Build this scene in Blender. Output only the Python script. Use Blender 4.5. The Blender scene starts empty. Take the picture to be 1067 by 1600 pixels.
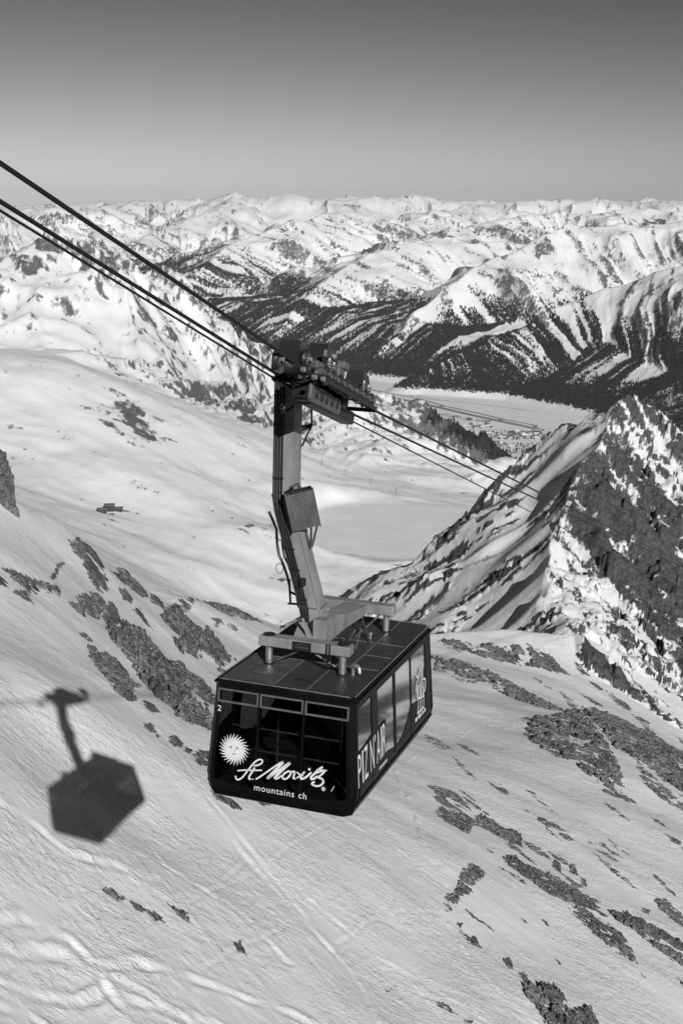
import bpy, bmesh, math, random
import numpy as np
from mathutils import Vector, Matrix, Euler

# ------------------------------------------------------------------ camera, sky, sun, exposure
scene = bpy.context.scene
COL = scene.collection
FPX, PITCH = 1950.0, math.atan((800 - 322) / 1950.0)          # lens in pixels of the 1067x1600 frame, tilt below the horizon
cam_data = bpy.data.cameras.new('camera')
cam_data.sensor_fit = 'VERTICAL'; cam_data.sensor_height = 36.0
cam_data.lens = 36.0 * FPX / 1600.0
cam_data.clip_start = 0.5; cam_data.clip_end = 90000.0
cam = bpy.data.objects.new('camera', cam_data); COL.objects.link(cam)
cam.location = (0, 0, 0); cam.rotation_euler = (math.pi / 2 - PITCH, 0, 0)
scene.camera = cam

SUN_AZ, SUN_EL = math.radians(160.0), math.radians(28.0)      # azimuth clockwise from the view direction (+Y)
sun_data = bpy.data.lights.new('sun', 'SUN')
sun_data.energy = 4.0; sun_data.angle = math.radians(0.53); sun_data.color = (1, 1, 1)
sun = bpy.data.objects.new('sun', sun_data); COL.objects.link(sun)
sdir = Vector((math.sin(SUN_AZ) * math.cos(SUN_EL), math.cos(SUN_AZ) * math.cos(SUN_EL), math.sin(SUN_EL)))
sun.rotation_euler = sdir.to_track_quat('Z', 'Y').to_euler()

world = bpy.data.worlds.new('World'); scene.world = world; world.use_nodes = True
wn = world.node_tree.nodes; wl = world.node_tree.links; wn.clear()
sky = wn.new('ShaderNodeTexSky'); sky.sky_type = 'NISHITA'; sky.sun_disc = False
sky.sun_elevation = SUN_EL; sky.sun_rotation = SUN_AZ
sky.altitude = 3000; sky.air_density = 2.0; sky.dust_density = 0.0; sky.ozone_density = 1.0
sep = wn.new('ShaderNodeSeparateColor')                        # black-and-white film behind a filter: one channel of the sky, steep contrast
wl.new(sky.outputs['Color'], sep.inputs['Color'])
def wmath(op, a, b):
    n = wn.new('ShaderNodeMath'); n.operation = op
    for k, v in enumerate((a, b)):
        if isinstance(v, float): n.inputs[k].default_value = v
        else: wl.new(v, n.inputs[k])
    return n.outputs[0]
film = wmath('MULTIPLY', wmath('POWER', wmath('MULTIPLY', sep.outputs['Green'], 1 / 9.74), 1.75), wmath('MULTIPLY', sep.outputs['Red'], 2.75 / 8.34))
bg = wn.new('ShaderNodeBackground'); bg.inputs['Strength'].default_value = 0.10
wout = wn.new('ShaderNodeOutputWorld')
wl.new(film, bg.inputs['Color']); wl.new(bg.outputs[0], wout.inputs['Surface'])

vs = scene.view_settings
vs.view_transform = 'Standard'; vs.look = 'None'; vs.exposure = 0.0; vs.gamma = 1.0; vs.use_curve_mapping = False
scene.render.resolution_x, scene.render.resolution_y = 682, 1024

# ------------------------------------------------------------------ numpy helpers: noise, interpolation, survey points
def _hash(ix, iy, seed):
    h = (ix.astype(np.int64) * 374761393 + iy.astype(np.int64) * 668265263 + seed * 974634777) & 0xFFFFFFFF
    h = ((h ^ (h >> 13)) * 1274126177) & 0xFFFFFFFF
    h = h ^ (h >> 16)
    return (h & 0xFFFF).astype(np.float64) / 65535.0

def noise(x, y, seed=0):
    ix, iy = np.floor(x), np.floor(y); fx, fy = x - ix, y - iy
    def g(dx, dy):
        a = _hash(ix + dx, iy + dy, seed) * 2 * np.pi
        return np.cos(a) * (fx - dx) + np.sin(a) * (fy - dy)
    u = fx * fx * fx * (fx * (fx * 6 - 15) + 10); v = fy * fy * fy * (fy * (fy * 6 - 15) + 10)
    a = g(0, 0); b = g(1, 0); c = g(0, 1); d = g(1, 1)
    a = a + u * (b - a); c = c + u * (d - c)
    return (a + v * (c - a)) * 1.5

def fbm(x, y, octaves=5, gain=0.5, lac=2.03, seed=0):
    s = np.zeros_like(x); amp = 1.0
    for o in range(octaves):
        s += amp * noise(x + 17.3 * o, y - 9.1 * o, seed + o); x = x * lac; y = y * lac; amp *= gain
    return s

def ridged(x, y, octaves=5, gain=0.5, lac=2.07, seed=0):
    s = np.zeros_like(x); amp = 1.0; w = 1.0
    for o in range(octaves):
        n = 1 - np.abs(noise(x + 5.7 * o, y + 3.3 * o, seed + o)) * 1.6
        n = np.clip(n, 0, 1) ** 2
        s += amp * n * w; w = np.clip(n * 1.5, 0, 1); x = x * lac; y = y * lac; amp *= gain
    return s

def worley(x, y, seed=0, jit=0.9):
    """Cell noise: distance to the nearest cell border, a random number per cell, offset inside the cell."""
    ix, iy = np.floor(x), np.floor(y); f1 = np.full(x.shape, 9.0); f2 = f1.copy(); rid = np.zeros_like(x); ox = rid.copy(); oy = rid.copy()
    for dx in (-1, 0, 1):
        for dy in (-1, 0, 1):
            cx, cy = ix + dx, iy + dy; px = cx + 0.5 + jit * (_hash(cx, cy, seed) - 0.5); py = cy + 0.5 + jit * (_hash(cx, cy, seed + 7) - 0.5)
            d = np.hypot(x - px, y - py); m = d < f1
            f2 = np.where(m, f1, np.minimum(f2, d)); rid = np.where(m, _hash(cx, cy, seed + 13), rid); ox = np.where(m, x - px, ox); oy = np.where(m, y - py, oy); f1 = np.where(m, d, f1)
    return f2 - f1, rid, ox, oy

def crags(x, y, size, seed=0):
    """Broken blocks: every cell a tilted facet at its own height, with cracks between (about -1..1)."""
    wx, wy = x / size + 0.35 * noise(x / size * 1.7, y / size * 1.7, seed + 90), y / size + 0.35 * noise(x / size * 1.7 + 9, y / size * 1.7, seed + 91)
    e, r, ox, oy = worley(wx, wy, seed); a = r * 43.0
    return (r * 2 - 1) * 0.7 + 0.9 * (np.cos(a) * ox + np.sin(a) * oy) - 0.5 * smooth(0.12, 0.0, e)

def smooth(a, b, x):
    t = np.clip((x - a) / (b - a), 0, 1); return t * t * (3 - 2 * t)

def ray(u, v):
    cx, cy = (u - 533.5) / FPX, (800 - v) / FPX
    c, s = math.cos(PITCH), math.sin(PITCH)
    return np.array([cx, c + s * cy, -s + c * cy])

def at(u, v, r):
    """Point seen at photo pixel (u, v) at horizontal distance r (metres)."""
    d = ray(u, v); return d * (r / math.hypot(d[0], d[1]))

def pts(rows, k=1.0): return np.array([at(u, v, r * k) for u, v, r in rows])

class Spline:
    """Smooth surface z(x, y) through survey points."""
    def __init__(self, P, power=1.5, lam=0.0):
        P = np.asarray(P, float); self.c = P[:, :2].mean(0); self.s = P[:, :2].std() + 1e-9
        X = (P[:, :2] - self.c) / self.s; n = len(X); self.X = X; self.p = power
        K = np.linalg.norm(X[:, None] - X[None], axis=2) ** power
        A = np.zeros((n + 3, n + 3)); A[:n, :n] = -K + np.eye(n) * lam
        A[:n, n] = 1; A[:n, n + 1:] = X; A[n, :n] = 1; A[n + 1:, :n] = X.T
        self.w = np.linalg.solve(A, np.r_[P[:, 2], 0, 0, 0])
    def __call__(self, x, y):
        sh = np.shape(x); q = (np.stack([np.ravel(x), np.ravel(y)], 1) - self.c) / self.s
        out = self.w[len(self.X)] + q @ self.w[len(self.X) + 1:]
        for i, c in enumerate(self.X):
            d2 = (q[:, 0] - c[0]) ** 2 + (q[:, 1] - c[1]) ** 2
            sq = np.sqrt(d2); out -= self.w[i] * (sq * np.sqrt(sq) if self.p == 1.5 else d2 ** (self.p / 2))
        return out.reshape(sh)

def polyline_coords(P, x, y, soft=0.0):
    """Nearest point on a 3D crest line: height there, arc length, signed distance (+ = left of the line); soft blends neighbouring segments."""
    best = np.full(np.shape(x), 1e18); H = np.zeros_like(best); S = np.zeros_like(best); D = np.zeros_like(best); acc = 0.0; W = np.zeros_like(best)
    for i in range(len(P) - 1):
        a, b = P[i], P[i + 1]; ex, ey = b[0] - a[0], b[1] - a[1]; L2 = ex * ex + ey * ey; L = math.sqrt(L2)
        t = np.clip(((x - a[0]) * ex + (y - a[1]) * ey) / L2, 0, 1)
        dx, dy = x - (a[0] + t * ex), y - (a[1] + t * ey); d2 = dx * dx + dy * dy
        m = d2 < best; best = np.where(m, d2, best); h = a[2] + t * (b[2] - a[2]); s = acc + t * L
        if soft:
            w = 1.0 / (d2 + soft * soft) ** 3 * 1e12; W += w; H += w * h; S += w * s
        else:
            H = np.where(m, h, H); S = np.where(m, s, S)
        D = np.where(m, np.sign(ex * (y - a[1]) - ey * (x - a[0])), D); acc += L
    if soft: H /= W; S /= W
    return H, S, D * np.sqrt(best)

def polar_xy(az0, az1, naz, r0, r1, nr, power=None):
    az = np.radians(np.linspace(az0, az1, naz)); r = np.geomspace(r0, r1, nr) if power is None else r0 + (r1 - r0) * np.linspace(0, 1, nr) ** power
    A, Rr = np.meshgrid(az, r); return Rr * np.sin(A), Rr * np.cos(A)

def grid_normal_z(x, y, z):
    P = np.stack([x, y, z], 2); du = np.gradient(P, axis=1); dv = np.gradient(P, axis=0)
    n = np.cross(du, dv); n /= np.linalg.norm(n, axis=2, keepdims=True) + 1e-12
    return n * np.sign(n[..., 2:3] + 1e-12)

def set_attr(me, name, arr):
    a = me.attributes.new(name, 'FLOAT', 'POINT'); a.data.foreach_set('value', np.ascontiguousarray(arr.ravel(), dtype=np.float32))

def mesh_from(name, V, F, mat=None, attrs=None, smooth_shade=True):
    """One mesh object from numpy vertices (n,3) and faces (m,k)."""
    V = np.ascontiguousarray(V, dtype=np.float32); F = np.ascontiguousarray(F, dtype=np.int32); k = F.shape[1]
    me = bpy.data.meshes.new(name)
    me.vertices.add(len(V)); me.vertices.foreach_set('co', V.ravel())
    me.loops.add(F.size); me.loops.foreach_set('vertex_index', F.ravel())
    me.polygons.add(len(F)); me.polygons.foreach_set('loop_start', np.arange(0, F.size, k, dtype=np.int32))
    me.polygons.foreach_set('use_smooth', np.full(len(F), smooth_shade))
    me.update(calc_edges=True); me.validate()
    for n, a in (attrs or {}).items(): set_attr(me, n, a)
    if mat: me.materials.append(mat)
    o = bpy.data.objects.new(name, me); COL.objects.link(o)
    return o

def grid_faces(nr, nc, keep=None):
    i = np.arange(nr * nc).reshape(nr, nc)
    F = np.stack([i[:-1, :-1], i[:-1, 1:], i[1:, 1:], i[1:, :-1]], 2).reshape(-1, 4)
    return F if keep is None else F[keep.ravel()]

def grid_object(name, x, y, z, mat, attrs=None, keep=None):
    nr, nc = x.shape; F = grid_faces(nr, nc, keep); V = np.stack([x.ravel(), y.ravel(), z.ravel()], 1)
    attrs = {k: v.ravel() for k, v in (attrs or {}).items()}
    if keep is not None:
        used = np.unique(F); m = np.full(len(V), -1); m[used] = np.arange(len(used))
        V = V[used]; F = m[F]; attrs = {k: v[used] for k, v in attrs.items()}
    return mesh_from(name, V, F, mat, attrs)

# ------------------------------------------------------------------ materials
MATS = {}
class NT:
    def __init__(self, name):
        self.m = bpy.data.materials.new(name); self.m.use_nodes = True
        self.t = self.m.node_tree; self.n = self.t.nodes; self.l = self.t.links
        self.b = self.n['Principled BSDF']; MATS[name] = self.m
    def node(self, kind, **kw):
        n = self.n.new('ShaderNode' + kind)
        for k, v in kw.items(): setattr(n, k, v)
        return n
    def link(self, a, b): self.l.new(a, b)
    def math(self, op, a, b=None, clamp=False):
        n = self.node('Math', operation=op, use_clamp=clamp)
        for i, v in enumerate((a, b)):
            if v is None: continue
            if isinstance(v, (int, float)): n.inputs[i].default_value = v
            else: self.link(v, n.inputs[i])
        return n.outputs[0]
    def noise(self, scale, detail=6, rough=0.55, vec=None, dist=0.0):
        n = self.node('TexNoise'); n.inputs['Scale'].default_value = scale; n.inputs['Detail'].default_value = detail
        n.inputs['Roughness'].default_value = rough; n.inputs['Distortion'].default_value = dist
        if vec is not None: self.link(vec, n.inputs['Vector'])
        return n.outputs['Fac']
    def attr(self, name): return self.node('Attribute', attribute_name=name).outputs['Fac']
    def ramp(self, x, lo, hi):
        n = self.node('MapRange', interpolation_type='SMOOTHSTEP'); self.link(x, n.inputs[0])
        n.inputs[1].default_value = lo; n.inputs[2].default_value = hi; return n.outputs[0]
    def mixv(self, fac, a, b):
        n = self.node('Mix', data_type='FLOAT')
        for sock, v in ((n.inputs[0], fac), (n.inputs[2], a), (n.inputs[3], b)):
            if isinstance(v, (int, float)): sock.default_value = v
            else: self.link(v, sock)
        return n.outputs[0]
    def coords(self, scale=(1, 1, 1), rot=(0, 0, 0)):
        g = self.node('NewGeometry'); mp = self.node('Mapping'); mp.inputs['Scale'].default_value = scale; mp.inputs['Rotation'].default_value = rot
        self.link(g.outputs['Position'], mp.inputs['Vector']); return mp.outputs[0]
    def bump(self, h, dist, strength=1.0):
        n = self.node('Bump'); n.inputs['Distance'].default_value = dist; n.inputs['Strength'].default_value = strength
        self.link(h, n.inputs['Height']); self.link(n.outputs[0], self.b.inputs['Normal']); return n
    def color(self, v):
        if isinstance(v, (int, float)): self.b.inputs['Base Color'].default_value = (v, v, v, 1)
        else: self.link(v, self.b.inputs['Base Color'])
    def set(self, **kw):
        for k, v in kw.items(): self.b.inputs[k.replace('_', ' ')].default_value = v

def terrain_material(name, fine, snow=0.80, rock=(0.05, 0.20), bump=0.1, floor=0.035, sharp=0.18, brk=0.5, crust=0.0, crag=0.0, relief=1.0):
    """Snow, bare rock (vertex mask 'rock') and forest floor (vertex mask 'forest'), edges broken up by noise; fine = metres of the finest grain."""
    t = NT(name); g = t.coords()
    n1 = t.noise(1.0 / (fine * 6), 8, 0.6, g); n2 = t.noise(1.0 / (fine * 1.5), 4, 0.6, g); n3 = t.noise(1.0 / (fine * 40), 4, 0.5, g)
    rk = t.math('ADD', t.attr('rock'), t.math('MULTIPLY', t.math('SUBTRACT', n1, 0.5), brk))
    n4 = t.noise(1.0 / (fine * 22), 6, 0.65, g); rk = t.math('ADD', rk, t.math('MULTIPLY', t.math('SUBTRACT', n4, 0.5), brk * 0.8))
    rk = t.ramp(rk, 0.5 - sharp, 0.5 + sharp)
    fo = t.math('ADD', t.attr('forest'), t.math('MULTIPLY', t.math('SUBTRACT', n1, 0.5), brk * 1.4))
    fo = t.ramp(fo, 0.5 - sharp, 0.5 + sharp)
    rc = t.mixv(t.ramp(t.math('ADD', t.math('MULTIPLY', n1, 0.6), t.math('MULTIPLY', n2, 0.4)), 0.3, 0.7), rock[0], rock[1])
    sc = t.mixv(t.ramp(n3, 0.3, 0.7), snow * 0.93, snow)
    c = t.mixv(rk, sc, rc); c = t.mixv(fo, c, floor)
    t.color(c); t.set(Roughness=0.75); t.b.inputs['Specular IOR Level'].default_value = 0.15
    hs = t.math('ADD', t.math('MULTIPLY', n1, 0.7), t.math('MULTIPLY', n2, 0.3))
    hh = t.math('MULTIPLY', hs, t.mixv(rk, 0.25, relief))
    if crag:                                                        # sharp little ribs: folded noise
        q = t.math('ABSOLUTE', t.math('SUBTRACT', t.noise(1.0 / (fine * 22), 5, 0.6, g), 0.5))
        hh = t.math('SUBTRACT', hh, t.math('MULTIPLY', q, crag))
    if crust:                                                       # wind crust: ripples across the fall line, grains and scoured patches
        r1 = t.noise(1.0, 5, 0.6, t.coords((0.7, 2.2, 1.2), (0, 0, -0.56)), 0.6)
        r2 = t.noise(1.0, 3, 0.6, t.coords((3.0, 9.0, 4.0), (0, 0, -0.56)), 0.4)
        pt = t.ramp(t.noise(0.12, 5, 0.65, g), 0.40, 0.64)
        gr = t.ramp(t.noise(4.0, 3, 0.55, g), 0.58, 0.70)
        cc = t.math('ADD', t.math('MULTIPLY', r1, 0.55), t.math('MULTIPLY', r2, 0.22))
        cc = t.math('MULTIPLY', cc, t.mixv(pt, 0.12, 1.05)); cc = t.math('ADD', cc, t.math('MULTIPLY', t.math('MULTIPLY', gr, t.mixv(pt, 0.15, 1.0)), 0.22))
        sn = t.math('SUBTRACT', 1.0, rk); hh = t.math('ADD', hh, t.math('MULTIPLY', t.math('MULTIPLY', cc, sn), crust))
    t.bump(hh, bump * 6, 0.8)
    return t.m
# ------------------------------------------------------------------ the ridge under the ropeway: near slope and rocky peak
CREST_ROWS = [(-250,735,140),(0,778,160),(25,786,164),(99,818,174),(118,844,178),(165,874,187),(195,886,192),(240,926,202),(300,937,216),(350,948,230),(410,970,246),(480,988,257),(620,1000,275),(700,986,288),(780,984,296),(850,990,302)]
NEAR_ROWS = [
 (-250,1600,52),(0,1600,60),(300,1600,68),(533,1600,77),(800,1600,91),(1067,1600,110),(1300,1600,130),
 (-250,1400,60),(0,1400,70),(300,1400,83),(533,1400,97),(800,1400,119),(1067,1400,147),(1300,1400,178),
 (-250,1200,72),(0,1200,84),(148,1245,93),(110,1092,104),(330,1200,111),(533,1200,137),(700,1200,156),(900,1200,183),(1067,1200,213),
 (-200,1000,90),(0,1000,112),(200,1000,144),(330,1040,172),(430,1040,205),(600,1040,236),(750,1060,252),(900,1100,254),(1067,1170,240),
 (-200,860,118),(0,860,138),(100,880,160),
 (1700,1600,190),(1700,1300,300),(2400,1700,420),(-900,1500,36),(-900,1100,50),(900,995,305),(960,1060,294),(1060,1145,280),(1250,1280,270)] + CREST_ROWS
crest = pts(CREST_ROWS)
near_base = Spline(pts(NEAR_ROWS), 1.5, 0.002)
K1 = pts([(990,597,430),(952,690,410),(893,755,390),(880,800,372),(862,860,350),(838,930,330),(850,985,303)])
LFA, LFB, LFC = 0.80, 0.12, -187.0                               # the left face is one tilted plane; its far edge is where the sight lines of the skyline meet it
def on_plane(u, v): d = ray(u, v); return d * (LFC / (d[2] - LFA * d[0] - LFB * d[1]))
K2 = np.array([on_plane(u, v) for u, v in [(990,600),(940,641),(870,655),(820,692),(760,752),(700,806),(640,860),(570,900),(500,944),(380,1010)]])
K3 = pts([(990,597,430),(1067,672,422),(1200,765,410),(1400,900,400)])
left_face = lambda x, y: LFA * x + LFB * y + LFC
right_face = Spline(np.vstack([K1, K3, pts([(900,960,312),(960,1045,299),(1060,1132,287),(1250,1270,277),(1000,800,378),(1067,900,362)])]), 1.5, 0.01)

def slope_z(x, y):
    """Near slope without the peak."""
    z = near_base(x, y)
    H, S, D = polyline_coords(crest, x, y)
    back = np.clip(D, 0, None)                                   # behind the crest the ground drops to the basin
    return np.where(back > 0, np.minimum(z, H) - 0.75 * back + 4 * (1 - np.exp(-back / 8)), z)

def peak_z(x, y):
    w1 = 4.0 * fbm(x / 60, y / 60, 3, seed=3)
    rib = ridged((x + y * 0.55) / 34, (y - x * 0.55) / 110, 4, 0.5, seed=7)      # ribs and gullies running down the right face
    rf = right_face(x, y) + 4.5 * (rib - 0.55) + 1.5 * crags(x + y * 0.3, y - x * 0.3, 9.0, 9) + 0.7 * crags(x, y, 3.6, 11) + w1
    sx, sy = x * 0.965 - y * 0.263, y * 0.965 + x * 0.263
    slab = ridged(sx / 110, sy / 22, 3, seed=21)                                 # slabs running down the left face
    fr = fbm(sx / 30, sy / 3.2, 4, 0.55, seed=25)
    edge = smooth(0.10, 0.36, fr) * smooth(0.05, 0.5, fbm(x / 35, y / 35, 3, seed=27) + 0.25)
    lf = left_face(x, y) + 2.2 * (slab - 0.6) + 1.3 * edge * (0.5 + crags(x, y, 3.4, 29)) + 0.12 * fbm(sx / 9, sy / 4, 4, seed=23)
    _, S1, D1 = polyline_coords(K1, x, y); d1 = np.clip(-D1, 0, None)             # the left face breaks off steeply under the arete
    lf = lf - (6.5 - 2.0 * smooth(50, 130, S1)) * (1 - np.exp(-d1 / 5)) * smooth(130, 35, d1) * (0.7 + 0.6 * noise(x / 18, y / 18, 35))
    z = np.minimum(lf, rf)
    H, S, D = polyline_coords(K2, x, y); b = np.clip(-D, 0, None)
    jag = 2.2 * crags(x, y, 6.0, 31) * (0.3 + 0.7 * smooth(-0.2, 0.4, fbm(x / 30, y / 30, 2, seed=33)))
    z = np.where(b > 0, np.minimum(z, H + jag * np.exp(-b / 6)) - 0.85 * b, z + jag * np.exp(-np.abs(D) / 5))
    H, S, D = polyline_coords(K3, x, y); b = np.clip(D, 0, None)
    z = np.where(b > 0, np.minimum(z, H) - 0.8 * b, z)
    return z, lf, rf, edge, rib

def march(u, v, fun, r0=30.0, r1=420.0, n=400):
    r = np.linspace(r0, r1, n); d = ray(u, v); s = r / math.hypot(d[0], d[1]); z = fun(d[0] * s, d[1] * s)
    i = np.nonzero(d[2] * s <= z)[0]; i = i[0] if len(i) else n - 1
    rr = np.linspace(r[max(i - 1, 0)], r[i], 30); s = rr / math.hypot(d[0], d[1]); z = fun(d[0] * s, d[1] * s)
    j = np.nonzero(d[2] * s <= z)[0]; j = j[0] if len(j) else 29
    return d * s[j]

# depth of the near slope on a coarse survey grid, so that photo positions can be placed on it quickly
_gu, _gv = np.meshgrid(np.linspace(-120, 1187, 90), np.linspace(700, 1660, 90))
def _survey():
    d = np.stack([(_gu - 533.5) / FPX, math.cos(PITCH) + math.sin(PITCH) * (800 - _gv) / FPX, -math.sin(PITCH) + math.cos(PITCH) * (800 - _gv) / FPX], 2)
    hd = np.hypot(d[..., 0], d[..., 1]); R_ = np.full(_gu.shape, np.nan)
    for r in np.arange(40, 400, 1.0):
        s = r / hd; m = np.isnan(R_)
        if not m.any(): break
        zz = near_base(d[..., 0][m] * s[m], d[..., 1][m] * s[m]); hit = d[..., 2][m] * s[m] <= zz
        idx = np.argwhere(m)[hit]; R_[idx[:, 0], idx[:, 1]] = r - 0.5
    R_[np.isnan(R_)] = 330; return R_
RANGE = _survey()
def on_slope(u, v):
    fu = (u + 120) / 1307 * 89; fv = (v - 700) / 960 * 89
    i = int(min(max(fu, 0), 87.99)); j = int(min(max(fv, 0), 87.99)); a, b = min(fu - i, 1), min(fv - j, 1)
    r = (RANGE[j, i] * (1 - a) + RANGE[j, i + 1] * a) * (1 - b) + (RANGE[j + 1, i] * (1 - a) + RANGE[j + 1, i + 1] * a) * b
    return at(u, v, r)

TRACKS = [[(-60,1420),(40,1432),(110,1462),(170,1520),(235,1562),(300,1600)],[(0,1470),(90,1478),(160,1520),(190,1570)],[(160,1512),(240,1508),(320,1535),(420,1570),(500,1600)],
 [(0,1530),(60,1552),(120,1560),(150,1548)],[(0,1245),(60,1290),(110,1330),(160,1350),(230,1372)],[(380,1340),(470,1430),(560,1520),(600,1600)],[(120,1290),(260,1360),(380,1430),(450,1500)],
 [(600,1160),(640,1260),(660,1320),(700,1390)],[(540,1290),(620,1330),(690,1380)],[(250,1150),(330,1260),(450,1400),(520,1480)],
 [(0,1560),(40,1580),(90,1610)],[(200,1560),(300,1590),(360,1620)],[(480,1400),(600,1490),(720,1560),(800,1610)],[(700,1440),(760,1520),(840,1590)]]
_rt = np.random.default_rng(5)
for _ in range(34):                                              # single ski tracks, each with its own line down the slope
    u0, v0 = _rt.uniform(-60, 800), _rt.uniform(1120, 1520); sl = _rt.uniform(0.35, 1.1) * (1 if _rt.random() < 0.8 else -0.5); L_ = _rt.uniform(70, 260); bend = _rt.uniform(-25, 25)
    TRACKS.append([(u0 + L_ * t, v0 + sl * L_ * t + bend * math.sin(t * 4.5)) for t in np.linspace(0, 1, 6)])
_tr = [np.array([on_slope(u, v) for u, v in T]) for T in TRACKS]

def snow_surface(x, y):
    """Near slope with its drifts, wind ripples and ski tracks."""
    z = slope_z(x, y)
    fx, fy = x * 0.85 - y * 0.53, x * 0.53 + y * 0.85            # fx down the fall line, fy along the contour
    big = smooth(-0.3, 0.5, fbm(x / 22, y / 22, 2, seed=49))
    z = z + 1.2 * fbm(x / 45, y / 45, 3, seed=41) + 0.10 * fbm(fx / 14, fy / 6, 3, seed=43)
    z = z + (0.008 + 0.016 * big) * fbm(fx / 1.6, fy / 0.55, 3, seed=47)
    for k, T in enumerate(_tr):
        m = (x > T[:, 0].min() - 4) & (x < T[:, 0].max() + 4) & (y > T[:, 1].min() - 4) & (y < T[:, 1].max() + 4)
        if not m.any(): continue
        xx, yy = x[m], y[m]; w = (0.35 if k < 14 else 0.1) * fbm(xx / 5, yy / 5, 3, 0.6, seed=60 + k)
        _, S, D = polyline_coords(T, xx + w, yy - w); a = (0.22 if k in (0, 1, 2, 3, 4, 10) else 0.13 if k < 14 else 0.075) * np.clip(0.45 + 0.8 * noise(S / 2.2, S * 0 + k, 71), 0, 1)
        q = 1.0 if k < 14 else 0.6
        z[m] += a * (np.exp(-(D / (0.28 * q)) ** 2) - 0.9 * np.exp(-((D + 0.5 * q) / (0.3 * q)) ** 2) + 0.4 * np.exp(-((D + 1.0 * q) / (0.25 * q)) ** 2))
    return z

M_near = terrain_material('near_snow_and_rock', 0.16, snow=0.85, rock=(0.035, 0.15), bump=0.03, crust=1.7, brk=1.0, relief=4.5)
KN = 0.71                                                        # survey units of the near ridge to metres
_az = np.radians(np.concatenate([np.linspace(-60, -19, 24, endpoint=False), np.linspace(-18.5, 18.5, 610), np.linspace(19, 80, 40)]))
_A, _R = np.meshgrid(_az, np.geomspace(44, 640, 740)); x, y = _R * np.sin(_A), _R * np.cos(_A)
zs = snow_surface(x, y); zp, lf, rf, edge, rib = peak_z(x, y)
z = np.maximum(zs, zp); on_peak = zp > zs
n = grid_normal_z(x, y, z)
steep = 1 - n[..., 2]
right = rf < lf
brk = fbm((x + y * 0.5) / 3.4, (y - x * 0.5) / 10, 6, 0.66, seed=81)
Hk1, Sk1, Dk1 = polyline_coords(K1, x, y)
rock_r = 0.90 + 0.62 * brk + 0.75 * (rib - 0.45) + 1.3 * (steep - 0.38) - 0.22 * np.exp(-np.abs(Dk1) / 9) * smooth(0, 40, Sk1) - 0.40 * smooth(0.05, 0.45, fbm((x + y * 0.55) / 17, (y - x * 0.55) / 85, 3, seed=87))
rock_l = 0.10 + 1.0 * edge + 0.35 * fbm((x * 0.965 - y * 0.263) / 16, (y * 0.965 + x * 0.263) / 3, 4, 0.6, seed=83)
Hk, Sk, Dk = polyline_coords(K2, x, y)
rock_l = rock_l + 0.75 * np.exp(-np.abs(Dk) / 10) * smooth(-0.5, 0.3, fbm(x / 8, y / 8, 3, seed=85))
rock_l = np.where(Dk < -6, -0.2, rock_l)
rock = np.where(on_peak, np.where(right, rock_r, rock_l), 0.0)
ridge = grid_object('snow_slope', x * KN, y * KN, z * KN, M_near, {'rock': np.clip(rock, 0, 0.92), 'forest': rock * 0})
ridge['kind'] = 'structure'

# ------------------------------------------------------------------ basin, frozen lake and the hills on its left
MID = [ # frozen lake and basin floor
 (520,838,1930),(600,820,2000),(690,822,1990),(560,868,1820),(640,868,1820),(620,792,2130),(700,800,2090),(520,800,2100),
 (430,985,1480),(300,930,1430),(430,900,1620),(480,940,1560),(560,960,1500),(330,880,1560),(250,870,1500),(150,850,1400),(60,830,1330),(0,800,1300),(-200,760,1250),
 (700,930,1580),(850,900,1650),(1100,900,1650),(170,800,1700),(100,800,1600),(0,780,1500),(300,835,1680),(395,815,1760),(430,822,1770),(480,850,1830),
 # the smooth dome on the left
 (-250,555,2250),(-100,555,2250),(0,562,2250),(80,568,2250),(150,582,2250),(240,622,2260),(330,660,2300),(430,694,2350),(520,735,2400),
 (0,640,2050),(150,650,2060),(0,720,1850),(150,720,1870),(300,740,1950),(430,765,2050),
 # behind it
 (-100,515,2800),(0,520,2800),(100,520,2850),(240,585,2800),(330,630,2800),(430,665,2850),(520,695,2750),
 # the long ridge above the valley
 (-250,430,3300),(-100,425,3300),(0,405,3300),(60,380,3300),(140,412,3400),(190,404,3500),(260,442,3600),(330,502,3700),(420,550,3700),(500,582,3650),(600,622,3550),(700,664,3350),(790,718,3150),
 (60,450,3000),(180,480,3100),(300,540,3200),(420,600,3200),(520,630,3150),(600,660,3100),(600,720,2700),(700,720,2850),(760,752,2650),(840,800,2500),(650,760,2350),(1000,850,2300)]
MR = pts([(-250,430,3300),(-100,425,3300),(0,405,3300),(60,380,3300),(140,412,3400),(190,404,3500),(260,442,3600),(330,502,3700),(420,550,3700),(500,582,3650),(600,622,3550),(700,664,3350),(790,718,3150),(860,800,2900),(1000,850,2600)])
mid_base = Spline(np.vstack([pts(MID), [(1500, 1500, -520), (2600, 1200, -640), (3200, 2600, -900), (4200, 500, -800), (900, 500, -420), (-2600, 1200, -250), (-1200, 500, -180)]]), 1.5, 0.003)
lake_c = at(612,826,1985); LAKE_Z = lake_c[2]; FLOOR = -1315.0
PATCH = [at(*p) for p in [(195,630,2120),(215,660,2060),(320,630,2650),(380,650,2700),(270,600,2700),(60,400,3250),(30,440,3150),(130,430,3300),(300,470,3500),(640,650,3250),(690,690,3050),(392,818,1755)]]
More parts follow.
